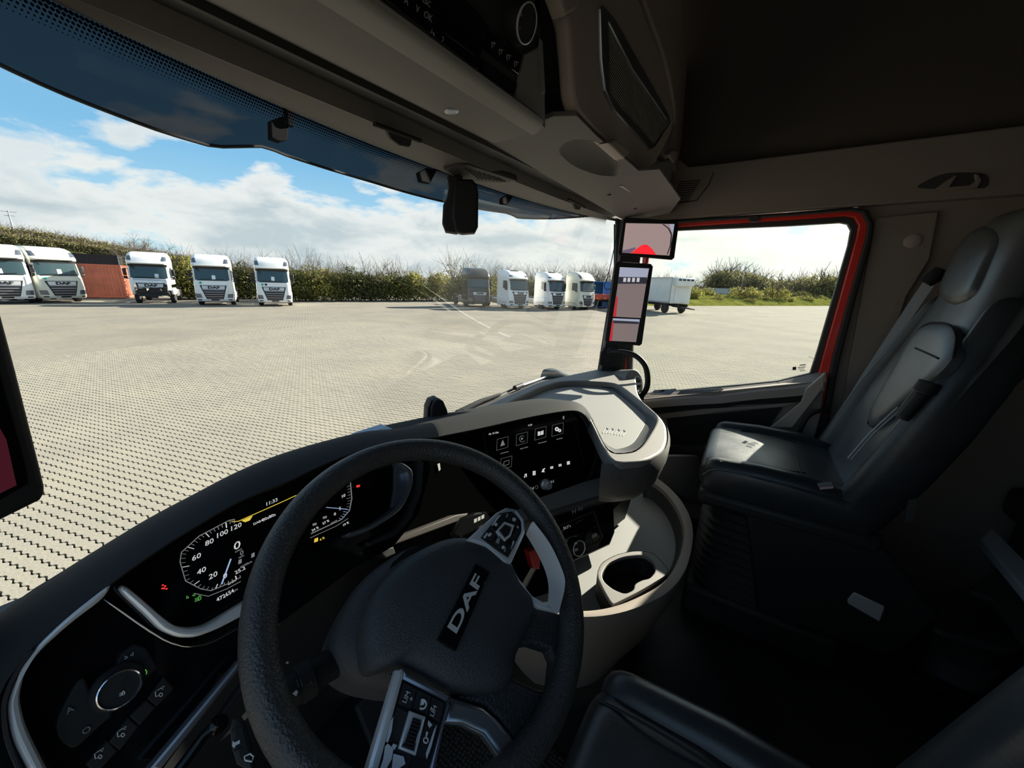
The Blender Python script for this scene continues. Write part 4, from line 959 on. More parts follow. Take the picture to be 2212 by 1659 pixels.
def lamp_icon(P, x, y, s, m, par, off, flip=1):
    """Head lamp sign: a bowl and three rays."""
    c = [P.at(x+s*(0.0), y+s*0.6, off), P.at(x+s*0.75, y+s*0.25, off), P.at(x+s*0.85, y-s*0.45, off), P.at(x+s*0.35, y-s*0.85, off), P.at(x+s*0.0, y+s*0.6, off)]
    tube('lamp_sign', spline(c, 4), 0.0006, m, par, seg=4)
    for k in (-0.5, 0, 0.5): tube('lamp_ray', [P.at(x-s*0.15, y+s*(k*0.9+0.15), off), P.at(x-s*1.0, y+s*(k*0.9+0.55), off)], 0.0005, m, par, seg=4)
lamp_icon(PC, 428, 1293, 7, green_led, scr, OFF)
for sx in (-1, 1):
    tube('side_light_sign', [PC.at(412+sx*4, 1289-sx*2, OFF), PC.at(412+sx*9, 1284-sx*3, OFF), PC.at(412+sx*9, 1290-sx*3, OFF), PC.at(412+sx*4, 1289-sx*2, OFF)], 0.0005, green_led, scr, seg=4)

# ---- left switch panel
PCl = Plane(PC.o, PC.ex, PC.n)
sp_ = plate('light_switch_plate', PC, [[(232,1478),(262,1412),(289,1392),(315,1399),(342,1442),(318,1466),(290,1500)]], matte_blk, dash, off=-0.018, thick=0.012, bevel=0.002)
plate('light_switch_plate', PC, [[(118,1560),(178,1448),(205,1520),(250,1540),(215,1570),(160,1622),(128,1600)]], matte_blk, dash, off=-0.021, thick=0.008, bevel=0.002, ck=2)
kc = PC.at(254, 1484, -0.016)
kn = lathe('light_knob', [(0.024,0),(0.023,0.003),(0.0185,0.006),(0.0175,0.014),(0.0,0.014)], kc, PC.n, matte_blk, dash, seg=36)
lathe('knob_ring', [(0.0185,0.010),(0.0187,0.0155),(0.0176,0.0165),(0.0168,0.0155),(0.0168,0.010)], kc, PC.n, chrome, kn, seg=36)
tube('knob_mark', [PC.at(262,1478,-0.001), PC.at(278,1463,-0.001)], 0.0005, matte_blk, kn, seg=4)
lamp_icon(PC, 264, 1498, 6, print_wht, kn, -0.001)
lamp_icon(PC, 310, 1454, 8, green_led, sp_, -0.0172)
for sx in (-1, 1): tube('side_light_sign', [PC.at(279+sx*3, 1418-sx*2, -0.017), PC.at(279+sx*9, 1413-sx*4, -0.017), PC.at(279+sx*9, 1420-sx*4, -0.017), PC.at(279+sx*3, 1418-sx*2, -0.017)], 0.0005, print_wht, sp_, seg=4)
text('switch_mark', 'A', PC, (151,1534), 0.0085, print_gry, ip, off=-0.019); text('switch_mark', 'O', PC, (187,1578), 0.0085, print_gry, ip, off=-0.019)
def truck_icon(x, y, s, par, off):
    tube('cab_sign', [PC.at(x+s*a, y+s*b, off) for a, b in ((-0.6,0.7),(-0.75,-0.1),(-0.2,-0.5),(0.25,-0.75))], 0.0005, print_wht, par, seg=4)
    tube('cab_sign', [PC.at(x+s*a, y+s*b, off) for a, b in ((-0.6,0.7),(-0.1,0.45))], 0.0005, print_wht, par, seg=4)
    pts = [PC.at(x+s*(0.2+0.28*math.cos(t)), y+s*(0.35-0.3*math.sin(t)), off) for t in [k*0.628 for k in range(11)]]; tube('wheel_sign', pts, 0.0005, print_wht, par, seg=4)
    tube('lamp_sign', [PC.at(x+s*a, y+s*b, off) for a, b in ((0.2,-0.8),(0.55,-0.5),(0.75,-1.1),(0.3,-0.9))], 0.0004, print_wht, par, seg=4)
for (pts, ix, iy) in (([(318,1510),(354,1462),(377,1488),(338,1527)], 345, 1496), ([(235,1604),(278,1550),(300,1570),(258,1622)], 263, 1583), ([(185,1652),(232,1600),(255,1622),(208,1672)], 214, 1630)):
    b_ = plate('push_button', PC, [pts], matte_blk, dash, off=-0.019, thick=0.01, bevel=0.0015); truck_icon(ix, iy, 13, b_, -0.0183)
for (pts) in ([(280,1548),(316,1512),(337,1528),(301,1568)],): plate('blank_button', PC, [pts], matte_blk, dash, off=-0.019, thick=0.01, bevel=0.0015)
plate('lower_trim_strip', PC, [[(516,1428),(520,1446),(345,1668),(316,1668)]], silver_dk, dash, off=0.0, thick=0.016, bevel=0.004)
plate('lower_trim_strip', PC, [[(530,1470),(535,1480),(400,1668),(388,1668)]], matte_blk, dash, off=0.004, thick=0.016, bevel=0.004)
# knee panels under the instruments
slab('knee_panel', [(-1.10,0.64,2.12),(0.02,0.70,2.12),(0.02,0.86,1.52),(-1.10,0.80,1.52)], (0,0.02,0), soft_blk, dash)
box('centre_stack_sun_block', (-0.04,0.75,1.78), (0.40,0.46,0.54), matte_blk, dash); box('centre_stack_sun_block', (-0.04,0.80,2.10), (0.36,0.36,0.22), matte_blk, dash)  # hidden boxes inside the stack, added to keep sun off the footwell
# silver bar right of the column
PB2 = Plane(AY(900,1150,0.56), (0.96,-0.1,0), (0,-0.894,0.447))
plate('dash_trim_bar', PB2, [[(820,1176),(985,1112),(1012,1108),(1006,1120),(834,1184),(822,1186)]], mat('bar_bronze_shaded', (0.035,0.030,0.027), 0.6, spec=0.2), dash, off=0.0, thick=0.03, bevel=0.003)  # bar colour darkened to carry the shadow on it
plate('bar_end', PB2, [[(822,1187),(836,1184),(850,1180),(856,1195),(835,1206),(826,1200)]], matte_blk, dash, off=-0.004, thick=0.03, bevel=0.003)
plate('mid_panel', PB2, [[(890,1010),(1000,970),(1060,1000),(1100,1100),(1010,1120),(840,1178),(800,1185),(870,1130)]], mat('panel_black', (0.0012,0.0012,0.0013), 0.8, spec=0.0), dash, off=-0.045, thick=0.02, bevel=0.002)
plate('mid_switch', PB2, [[(945,1003),(950,1000),(952,1014),(948,1018)]], print_gry, dash, off=-0.04, thick=0.004, bevel=0.0005)

# ---- touch screen unit turned to the driver
PS = Plane(AZ(1120,930,2.28), (0.9135,-0.4067,0), (-0.4067*0.978,-0.9135*0.978,0.208))
hoodS = [(858,928),(970,906),(1071,887),(1156,872),(1207,865),(1241,866),(1264,878),(1281,905),(1305,960),(1302,985),(1285,1036),(1263,1057),(1150,1097)]
inS = [(1153,1083),(1258,1045),(1275,1028),(1291,965),(1268,912),(1254,894),(1234,887),(1139,904),(1037,929),(949,946),(865,964)]
ho_ = [(830,936),(900,921),(970,906),(1071,887),(1156,872),(1207,865),(1241,866),(1264,878),(1281,905),(1305,960),(1304,985),(1287,1036),(1263,1058),(1150,1098)]
hi_ = [(850,966),(900,957),(949,946),(1037,929),(1139,904),(1234,887),(1254,894),(1268,912),(1291,965),(1287,990),(1275,1028),(1258,1045),(1153,1083),(1140,1088)]
def pxband(po, pi, m):
    a = [PS.at(x, y, -0.035) for x, y in chaik(po)]; b = [PS.at(x, y, 0.022) for x, y in chaik(pi)]
    n = 110; a = resample(a, n); b = resample(b, n); bb = resample([PS.at(x, y, -0.02) for x, y in chaik(pi)], n)
    rows = [[p-PS.n*0.12 for p in a], a]+[[p.lerp(q, f)+PS.n*0.012*math.sin(math.pi*f*0.7) for p, q in zip(a, b)] for f in (0.3, 0.6, 0.85)]+[b, [p-PS.n*0.006 for p in b], bb]
    return loft('screen_hood', rows, m, dash, smooth=60)
def chaik(ol, it=2, q=0.22):
    for _ in range(it):
        out = [ol[0]]
        for a, b in zip(ol, ol[1:]): out += [(a[0]+(b[0]-a[0])*q, a[1]+(b[1]-a[1])*q), (b[0]+(a[0]-b[0])*q, b[1]+(a[1]-b[1])*q)]
        ol = out+[ol[-1]]
    return ol
pxband(ho_, hi_, dash_soft)
ts_ = plate('touch_screen', PS, [inS[1:-1]+[(880,960),(880,1060),(950,1130),(1080,1115),(1153,1083)]], screen_blk, dash, off=0.0, thick=0.01, bevel=0, woff=0.012)
for pts in ([(1042,934),(1044,933.5),(1062,1030),(1060,1030)],[(1234,890),(1235.5,889.5),(1262,1000),(1260,1001)]): plate('screen_seam', PS, [pts], soft_blk, ts_, off=0.0008, thick=0.001, bevel=0)
SO = 0.001
def stx(s, x, y, size, m=grey_led): return text('screen_text', s, PS, (x, y), size, m, ts_, off=SO)
stx('Mi. 14 Okt.', 1067, 936, 0.008, white_led); stx('11:33', 1145, 918.5, 0.008, white_led)
def ring_px(P, x, y, s, k=0.12):
    a = [P.px(x-s, y+s*0.95+k*s), P.px(x+s*0.85, y+s*0.6), P.px(x+s, y-s*0.95), P.px(x-s*0.9, y-s*0.65)]
    return a
for (x, y, lab, kind) in ((1086,958,'Android Auto','tri'),(1128,948,'Apple CarPlay','play'),(1168,936,'Fahrerhandbuch','book'),(1205,928,'Einstellungen','gear'),(1094,1000,'Link','box')):
    pts = [(x-13,y+15),(x+11,y+8),(x+12,y-15),(x-12,y-9)]
    tube('app_frame', [PS.at(a, b, SO) for a, b in pts+[pts[0]]], 0.0004, grey_led, ts_, seg=4)
    if kind == 'tri': plate('app_icon', PS, [[(x-5,y+6),(x+5,y+3),(x,y-8)]], grey_led, ts_, off=SO, thick=0.0008, bevel=0)
    elif kind == 'play':
        tube('app_icon', [PS.at(x+6*math.cos(t), y+7*math.sin(t), SO) for t in [0.5+k*0.5 for k in range(11)]], 0.0006, grey_led, ts_, seg=4); plate('app_icon', PS, [[(x-2,y+3),(x-2,y-3),(x+3,y-1)]], grey_led, ts_, off=SO, thick=0.0008, bevel=0)
    elif kind == 'book':
        for s in (-1, 1): plate('app_icon', PS, [[(x+s*0.6,y+4),(x+s*6,y+4-s*1.6),(x+s*6,y-5-s*1.6),(x+s*0.6,y-4)]], white_led, ts_, off=SO, thick=0.0008, bevel=0)
    elif kind == 'gear':
        for (dx, dy, r) in ((-2,-1,4.2),(4,2,3.4)): plate('app_icon', PS, [[(x+dx+r*math.cos(t), y+dy+r*1.1*math.sin(t)) for t in [k*0.524 for k in range(12)]], [(x+dx+r*.4*math.cos(t), y+dy+r*.4*math.sin(t)) for t in [k*0.785 for k in range(8)]]], white_led, ts_, off=SO, thick=0.0008, bevel=0)
    else:
        pts = [(x-6,y+6),(x+5,y+3),(x+6,y-6),(x-5,y-3)]; tube('app_icon', [PS.at(a, b, SO) for a, b in pts+[pts[0]]], 0.0007, grey_led, ts_, seg=4)
    stx(lab, x+4, y+19.5, 0.0055)
for k, (x, y) in enumerate([(1115,1034),(1135,1028),(1154,1022),(1174,1016),(1192,1010),(1210,1005),(1228,1000)]):
    shapes = [[(-4,4),(3,2),(4,-3),(-3,-1)], [(-3,4),(-1,-4),(3,-5),(3,2),(1,3),(1,-2),(-1,-1),(-1,4)], [(-3,5),(3,4),(3,-5),(-3,-4)], [(-4,4),(-1,-3),(4,-5),(1,1),(3,4)], [(-3,3),(3,2),(3,-3),(-3,-2)], [(-3,3),(3,2),(3,-3),(-3,-2)], [(-3,4),(3,3),(3,-4),(-3,-3)]]
    hole = [[(-1,1),(1,0.6),(1,-1),(-1,-0.6)]] if k in (2, 4, 5) else []
    plate('menu_icon', PS, [[(x+a, y+b) for a, b in shapes[k]]]+[[(x+a, y+b) for a, b in h] for h in hole], white_led, ts_, off=SO, thick=0.0008, bevel=0)
kb = PS.at(1177, 1046, 0.0)
kb_o = lathe('volume_knob', [(0.019,0),(0.019,0.006),(0.015,0.010),(0.0145,0.020),(0.0125,0.025),(0.0,0.0255)], kb, PS.n, silver, dash, seg=28)
for pts in ([(1146,1060),(1146,1053),(1148,1052.5),(1148,1059)],[(1149,1056),(1153,1051),(1153,1058)],[(1190,1045),(1190,1038),(1194,1040.5)],[(1195,1043),(1195,1037),(1196.5,1036.5),(1196.5,1042.5)]): plate('track_sign', PS, [pts], grey_led, ts_, off=SO, thick=0.0008, bevel=0)
tube('power_sign', [PS.at(1159+3*math.cos(t), 1052+3.4*math.sin(t), SO) for t in [k*0.628 for k in range(11)]], 0.0004, grey_led, ts_, seg=4)
plate('menu_icon', PS, [[(1013,1060),(1013,1053),(1022,1050),(1022,1058)],[(1015,1058),(1015,1055),(1020,1053),(1020,1056)]], grey_led, ts_, off=SO, thick=0.0008, bevel=0)
plate('battery_icon', PS, [[(1216,906),(1216,899),(1219,898.5),(1219,905)]], grey_led, ts_, off=SO, thick=0.0008, bevel=0)
# block right of the screen and its underside
slab('screen_side_block', [PS.at(1303,958,0.02), PS.at(1338,975,-0.02), PS.at(1338,1000,-0.02), PS.at(1340,1052,-0.02), PS.at(1262,1075,0.01), PS.at(1250,1062,0.02), PS.at(1286,1040,0.02), PS.at(1304,990,0.02)], PS.n*-0.09, soft_blk, dash, bevel=0.006)
# shelf under the screen
PZ2 = Plane((0,0.5,2.07), (1,0,0), (0,0,1))
sh = plate('shelf', PZ2, [[(1040,1150),(1150,1080),(1262,1040),(1335,1020),(1380,1028),(1372,1050),(1342,1056),(1255,1082),(1169,1108),(1080,1150)]], tray_mat, dash, thick=0.02, bevel=0.003)
plate('shelf_lip', PZ2, [[(1080,1148),(1169,1107),(1255,1081),(1342,1055),(1373,1048),(1373,1053),(1342,1061),(1257,1088),(1171,1114),(1084,1154)]], grip_mat, dash, off=0.004, thick=0.03, bevel=0.003)

# ---- passenger tray
PT = Plane((0.5,0.4,2.265), (1,0,0), (0,0,1))
rimO = [(940,918),(1000,896),(1037,881),(1105,850),(1170,823),(1220,812),(1288,798),(1319,791),(1352,793),(1372,803),(1378,858),(1427,900),(1440,920),(1442,949),(1432,975),(1395,995),(1330,1000),(1312,985),(1300,962),(1276,915),(1259,886),(1240,876),(1205,875),(1156,882),(1071,898),(960,920)]
TH = [(1075,884),(1105,866),(1165,837),(1205,824.5),(1245,822),(1320,826),(1342,834),(1414,893),(1420,910),(1388,962),(1366,977),(1325,980),(1308,965),(1284,915),(1266,884),(1241,872),(1205,871),(1156,879),(1095,891)]
plate('tray_rim', PT, [rimO, TH], dash_rim, dash, thick=0.05, bevel=0.008, res=2, ck=2)
TF = [(1112,876),(1160,848),(1207,836),(1245,834),(1308,837),(1328,845),(1390,893),(1398,909),(1371,955),(1352,966),(1325,972),(1306,962),(1281,915),(1264,886),(1241,874),(1205,873),(1156,880),(1120,887)]
th_ = [PT.at(x, y, -0.006) for x, y in chaikin(TH)]; tf_ = [PT.at(x, y, -0.030) for x, y in chaikin(TF)]
n_ = 90; a_ = resample(th_, n_, True); b_ = resample(tf_, n_, True)
loft('tray_groove', [a_, [p.lerp(q, 0.3)+Vector((0,0,-0.012)) for p, q in zip(a_, b_)], b_], groove, dash, closed=True, smooth=60)
tm = plate('tray_mat', PT, [TF], tray_mat, dash, off=-0.0295, thick=0.012, bevel=0.001, ck=2)
# raised sign moulded in the mat
for k, (x, y) in enumerate(((1306,927),(1318,928),(1331,930),(1343,932))):
    tube('moulded_sign', [PT.at(x-4, y+8, -0.028), PT.at(x+3, y-4, -0.028), PT.at(x+9, y+1, -0.028), PT.at(x+2, y+9, -0.028)], 0.0011, tray_mat, tm, seg=5)
# rounded nose of the tray
edge = [(1374,850),(1400,877),(1427,900),(1440,920),(1443,949),(1432,976),(1395,996),(1338,1002),(1300,1000)]
e3 = resample(spline([PT.at(x, y, -0.008) for x, y in edge], 6), 40); cen3 = PT.at(1330, 905, 0)
def inw(p, d, dz): v = (cen3-p); v.z = 0; v.normalize(); return p+v*d+Vector((0,0,dz))
loft('tray_nose', [e3, [inw(p,-0.010,-0.02) for p in e3], [inw(p,-0.008,-0.05) for p in e3], [inw(p,0.012,-0.11) for p in e3], [inw(p,0.05,-0.155) for p in e3], [inw(p,0.10,-0.17) for p in e3]], grip_mat, dash, smooth=60)
# right end air vent
PV = Plane(AZ(1374,830,2.235), (0.80,-0.58,0), (-0.56,-0.78,0.25))
vb = plate('vent_housing', PV, [[(1350,842),(1352,815),(1363,800),(1376,799),(1388,815),(1390,838),(1382,853),(1366,856)]], dash_rim, dash, off=0.0, thick=0.14, bevel=0.008, smooth=True, n=3, res=2)
plate('vent_ring', PV, [[(1364,836),(1366,818),(1376,812),(1387,819),(1388,836),(1381,846),(1371,848)],[(1368,834),(1370,821),(1377,817),(1384,822),(1385,834),(1380,842),(1372,843)]], chrome, vb, off=0.004, thick=0.006, bevel=0.001)
for k in range(3): plate('vent_slat', PV, [[(1369,823+k*6),(1384,821.5+k*6),(1384,824+k*6),(1369,826+k*6)]], matte_blk if k != 1 else silver, vb, off=0.003, thick=0.004, bevel=0)
# lower dash body on the passenger side, back to the firewall
slab('dash_body', [(0.05,0.52,2.20),(1.10,0.50,2.20),(1.10,0.62,1.75),(0.05,0.62,1.75)], (0,0.30,0), trim_dk, dash, bevel=0.02)
slab('glove_panel', [AX(1410,1030,0.55), AX(1445,985,0.70), AX(1510,985,0.98), AX(1530,1090,0.98), AX(1500,1090,0.80)], (0,0.03,0), trim_brn, dash, bevel=0.004)

# ---- storage bowl in the middle
PBr = Plane((0,0.2,1.95), (1,0,0), (0,0,1))
ro_ = [(1400,1030),(1415,1031),(1452,1060),(1481,1098),(1496,1140),(1493,1190),(1476,1240),(1440,1282),(1380,1312),(1320,1329),(1258,1334),(1190,1328),(1120,1310),(1060,1285)]
ri_ = [(1396,1040),(1410,1042),(1440,1066),(1465,1102),(1478,1142),(1474,1185),(1456,1228),(1428,1262),(1375,1292),(1320,1312),(1262,1320),(1195,1316),(1125,1300),(1066,1276)]
ro3 = resample(spline([PBr.at(*p) for p in ro_], 6), 60); ri3 = resample(spline([PBr.at(*p) for p in ri_], 6), 60); cb_ = PBr.at(1330, 1160)
def inb(p, d, z): v = (cb_-p); v.z = 0; v.normalize(); q = p+v*d; q.z = z; return q
loft('bowl_wall', [[inb(p, 0.17, FLOOR+0.02) for p in ro3], [inb(p, 0.12, 1.60) for p in ro3], [inb(p, 0.05, 1.74) for p in ro3], [inb(p, 0.012, 1.86) for p in ro3], [inb(p, 0, 1.935) for p in ro3], [p+Vector((0,0,0.002)) for p in ro3], [p.lerp(q, 0.6)+Vector((0,0,0.004)) for p, q in zip(ro3, ri3)], ri3, [inb(p, 0.004, 1.935) for p in ri3]], trim_brn, dash, smooth=50)
loft('bowl_liner', [[inb(p, 0.003, 1.938) for p in ri3], [inb(p, 0.008, 1.90) for p in ri3], [inb(p, 0.022, 1.884) for p in ri3]], groove, dash, smooth=50)
fl = [inb(p, 0.018, 1.884) for p in ri3]+[AZ(1190,1280,1.884), AZ(1210,1200,1.884), AZ(1290,1120,1.884), AZ(1340,1070,1.884), AZ(1385,1040,1.884)]
slab('bowl_mat', fl, (0,0,-0.02), tray_mat, dash)
slab('bowl_lit_edge', [AY(1371,1082,0.30), AY(1369,1066,0.31), AY(1384,1036,0.33), AY(1412,1024,0.33), AY(1416,1031,0.31), AY(1388,1078,0.29)], (0.0,0.05,0), dash_rim, dash, bevel=0.003)  # pale slab stands for the sunlit edge between tray nose and bowl
plate('bowl_seam', PBr, [[(1380,1310),(1382,1310),(1382,1316),(1380,1316)]], rubber, dash, off=0.005, thick=0.002, bevel=0)
# cup holder
PCu = Plane((0,0.2,1.955), (1,0,0), (0,0,1))
cuO = [(1288,1242),(1298,1216),(1330,1198),(1372,1189),(1412,1193),(1440,1225),(1446,1238),(1384,1276),(1332,1302),(1322,1306),(1304,1276)]
cuH = [(1299,1240),(1312,1217),(1345,1202),(1388,1198),(1410,1211),(1417,1233),(1404,1249),(1386,1253),(1371,1261),(1369,1274),(1350,1283),(1325,1273),(1305,1257)]
cuO = chaikin(cuO); cuH = chaikin(cuH)
cu = plate('cup_holder', PCu, [cuO, cuH], dash_rim, dash, thick=0.012, bevel=0.003)
o3 = [PCu.at(*p, -0.006) for p in cuO]; loft('cup_holder_side', [o3, [p+Vector((0,0,-0.075)) for p in o3]], soft_blk, cu, closed=True, smooth=50)
h3 = spline([PCu.at(*p, -0.006) for p in cuH], 3, True); hc = sum(h3, Vector())/len(h3)
loft('cup_well', [h3, [p.lerp(hc, 0.03)+Vector((0,0,-0.05)) for p in h3], [p.lerp(hc, 0.1)+Vector((0,0,-0.06)) for p in h3], [p.lerp(hc, 0.98)+Vector((0,0,-0.06)) for p in h3]], matte_blk, cu, closed=True, smooth=50)
# ---- climate panel
PH = Plane(AZ(1255,1150,2.00), (0.9,-0.43,0), (-0.42,-0.86,0.30))
hv = plate('climate_panel', PH, [[(1195,1190),(1208,1122),(1290,1096),(1326,1090),(1329,1150),(1318,1178),(1262,1204),(1220,1222)]], piano, dash, off=0.0, thick=0.08, bevel=0.006)
plate('climate_frame', PH, [[(1205,1135),(1285,1102),(1303,1160),(1296,1172),(1222,1208)],[(1209,1138),(1282,1107),(1299,1159),(1293,1169),(1224,1203)]], soft_blk, hv, off=0.002, thick=0.004, bevel=0.001)
text('temperature_readout', '20.5°c', PH, (1225,1139), 0.012, grey_led, hv, off=0.002)
kh = lathe('climate_knob', [(0.026,0),(0.025,0.014),(0.0,0.015)], PH.at(1244,1181,0.0), PH.n, matte_blk, dash, seg=30)
lathe('knob_ring', [(0.0235,0.012),(0.024,0.017),(0.022,0.0175),(0.0215,0.012)], PH.at(1244,1181,0.0), PH.n, silver, kh, seg=30)
for x, y in ((1244,1174),(1245,1188)): plate('fan_sign', PH, [[(x-3,y+3),(x-3,y-2),(x+3,y-4),(x+3,y+1)],[(x-1,y+1),(x-1,y-1),(x+1,y-1.5),(x+1,y+.5)]], print_wht, kh, off=0.0158, thick=0.0005, bevel=0)
plate('climate_button', PH, [[(1262,1172),(1270,1150),(1278,1148),(1280,1166)]], soft_blk, hv, off=0.006, thick=0.008, bevel=0.002)
for x, y in ((1240,1105),(1254,1099)):
    tube('switch_sign', [PH.at(x-3, y+5, 0.003), PH.at(x-3, y-4, 0.003)], 0.0006, print_wht, hv, seg=4); tube('switch_sign', [PH.at(x+3, y+3, 0.003), PH.at(x+3, y-6, 0.003)], 0.0006, print_wht, hv, seg=4); tube('switch_sign', [PH.at(x-3, y+1, 0.003), PH.at(x+3, y-1, 0.003)], 0.0006, print_wht, hv, seg=4)
for a, b, c, d_ in ((1209,1150,1214,1146),(1214,1146,1219,1148),(1246,1132,1248,1127),(1248,1127,1260,1122),(1283,1140,1287,1136),(1280,1160,1284,1164)): tube('switch_sign', [PH.at(a,b,0.003), PH.at(c,d_,0.003)], 0.0005, print_gry, hv, seg=4)
slab('console_back', [AZ(1160,1130,2.06), AZ(1345,1062,2.06), AZ(1372,1050,2.06), AZ(1350,1120,1.90), AZ(1200,1240,1.88)], (0.03,0.10,0), matte_blk, dash)
plate('red_handle', PH, [[(1142,1192),(1156,1186),(1168,1206),(1166,1231),(1152,1229)]], red_plastic, dash, off=0.0, thick=0.03, bevel=0.004)

# ------------------------------------------------------------------ loose things on and beyond the dash
PPd = Plane(AY(946,900,0.80), (0.85,-0.5,0), (-0.5,-0.86,0.05))
sp = thing('sensor_pod', 'small black plastic pod standing on the dash by the windscreen', 'sensor', AY(946,915,0.80))
plate('pod_front', PPd, [[(931,916),(933,880),(938,868),(948,862),(958,867),(966,885),(972,908),(950,915)]], soft_blk, sp, off=0.0, thick=0.03, bevel=0.004)
plate('pod_back', PPd, [[(922,917),(924,882),(931,866),(945,861),(948,862),(938,868),(934,882),(934,916)]], matte_blk, sp, off=-0.012, thick=0.05, bevel=0.004)
bl = slab('blue_folder', [AY(770,944,0.80), AY(815,929,0.80), AY(835,922,0.82), AY(854,929,0.80)], (0.02,0.05,-0.01), mat('blue_card', (0.10,0.25,0.42), 0.5)); tag(bl, 'flat blue card poking up behind the instrument hood', 'card')
wp = thing('wiper', 'long dark wiper resting at the foot of the windscreen', 'wiper', AY(1080,850,1.06))
wpx = [(978,899),(1010,885),(1060,861),(1110,838),(1160,823),(1205,806)]
tube('wiper_blade', [AY(x, y+2, 1.05) for x, y in wpx], 0.009, matte_blk, wp, seg=8, flat=0.6)
tube('wiper_arm', [AY(x, y-1, 1.03) for x, y in ((1118,837),(1160,822),(1206,805))], 0.006, silver, wp, seg=8)
tube('wiper_arm_base', [AY(x, y, 1.04) for x, y in ((988,893),(1040,866),(1080,852))], [0.016,0.012,0.008], dash_soft, wp, seg=8)
tube('wiper_joint', [AY(1112,838,1.03), AY(1128,832,1.03)], 0.014, matte_blk, wp, seg=8)
tube('wiper_tip', [AY(1201,808,1.03), AY(1209,804,1.03)], 0.009, silver, wp, seg=8)
PCo = Plane(AY(1205,815,0.99), (0.85,-0.5,0), (-0.5,-0.86,0.05))
cr = dome('corner_fairing', PCo, [(1175,822),(1176,806),(1183,799),(1200,797),(1215,803),(1240,816),(1244,826),(1200,832)], mat('fairing_grey', (0.07,0.09,0.10), 0.85, spec=0.1), None, h=0.03, skirt=0.03); tag(cr, 'grey rounded fairing outside the lower right windscreen corner', 'fairing')

# ================================================================== STEERING WHEEL
WC = Vector((-0.711,0.318,2.320)); WT = R(36.57); WY = R(-12.53)
wu = Vector((math.cos(WY), math.sin(WY), 0)); wv = Vector((-math.sin(WY)*math.cos(WT), math.cos(WY)*math.cos(WT), math.sin(WT))); wn = wu.cross(wv)
PWh = Plane(WC, wu, wn)
sw = thing('steering_wheel', 'large black leather steering wheel with worn silver button spokes', 'steering wheel', tuple(WC))
rows = []; NR_ = 96; NS = 18
for k in range(NR_):
    a = 2*math.pi*k/NR_; d = wu*math.cos(a)+wv*math.sin(a); c = WC+d*0.225
    rr = 0.0198
    rows.append([c+(d*math.cos(2*math.pi*q/NS)*rr*0.96+wn*math.sin(2*math.pi*q/NS)*rr*1.08) for q in range(NS)])
rows.append(rows[0]); loft('rim', rows, leather, sw, closed=True, smooth=180)
HO = -0.022
dome('airbag_cover', PWh, [(990,1162),(947,1171),(889,1200),(835,1247),(795,1305),(779,1366),(781,1410),(795,1453),(853,1442),(905,1462),(960,1492),(1020,1505),(1075,1500),(1105,1470),(1112,1420),(1130,1380),(1150,1340),(1148,1296),(1122,1264),(1105,1226),(1070,1190),(1030,1168)], hub_mat, sw, off=HO, h=0.030, skirt=0.03, rings=9, power=2.6, n=4)
def wpl(name, ols, m, off, th=0.014, bv=0.003, par=None, sm=False, res=1): return plate(name, PWh, ols, m, par if par is not None else sw, off=off, thick=th, bevel=bv, smooth=sm, n=3, res=res)
wpl('lower_spoke', [[(1150,1296),(1204,1323),(1232,1330),(1246,1400),(1236,1500),(1212,1575),(1180,1630),(1132,1625),(1077,1554),(1045,1526),(976,1504),(1060,1485),(1090,1460),(1100,1420),(1118,1380),(1135,1340)],[(1126,1394),(1148,1391),(1188,1404),(1198,1426),(1192,1492),(1162,1489),(1106,1462),(1113,1425)]], leather, HO+0.004, 0.028, 0.006)
# right button spoke
sp1 = wpl('button_spoke', [[(1008,1166),(1074,1106),(1095,1095),(1116,1099),(1135,1122),(1136,1150),(1106,1216),(1090,1216),(1050,1180)]], silver, HO+0.022, 0.03, 0.005)
pad1 = wpl('button_pad', [[(1040,1160),(1081,1108),(1106,1104),(1128,1125),(1128,1147),(1099,1203),(1077,1188)]], matte_blk, HO+0.026, 0.02, 0.002)
for pts in ([(1068,1126),(1082,1110),(1098,1108),(1092,1126),(1082,1140)],[(1100,1108),(1112,1110),(1124,1124),(1118,1132),(1096,1126)],[(1046,1158),(1062,1138),(1078,1148),(1064,1168)],[(1118,1136),(1126,1140),(1112,1168),(1104,1162)],[(1066,1170),(1080,1152),(1090,1160),(1094,1178),(1082,1184)],[(1096,1180),(1108,1170),(1100,1192),(1090,1190)]):
    b_ = plate('key', PWh, [pts], soft_blk, pad1, off=HO+0.029, thick=0.005, bevel=0.0008)
wpl('scroll_frame', [[(1072,1147),(1090,1126),(1112,1134),(1104,1158),(1092,1168)],[(1079,1146),(1092,1132),(1106,1138),(1100,1154),(1091,1161)]], silver, HO+0.033, 0.008, 0.0012)
wpl('scroll_roller', [[(1080,1146),(1092,1133),(1105,1138),(1099,1154),(1091,1160)]], matte_blk, HO+0.034, 0.01, 0.002)
ua, va = PWh.px(980,1400); ub, vb2 = PWh.px(1045,1225); PHI = math.degrees(math.atan2(vb2-va, ub-ua))
def wtxt(s, x, y, size, m=print_wht, par=pad1, off=HO+0.0325, ang=None): return text('key_sign', s, PWh, (x, y), size, m, par, off=off, ang=PHI if ang is None else ang)
wtxt('SRC', 1077, 1166, 0.008); wtxt('V', 1060, 1154, 0.007); wtxt('*', 1121, 1140, 0.012); wtxt('<<', 1096, 1114, 0.007); wtxt('>>', 1091, 1187, 0.007)
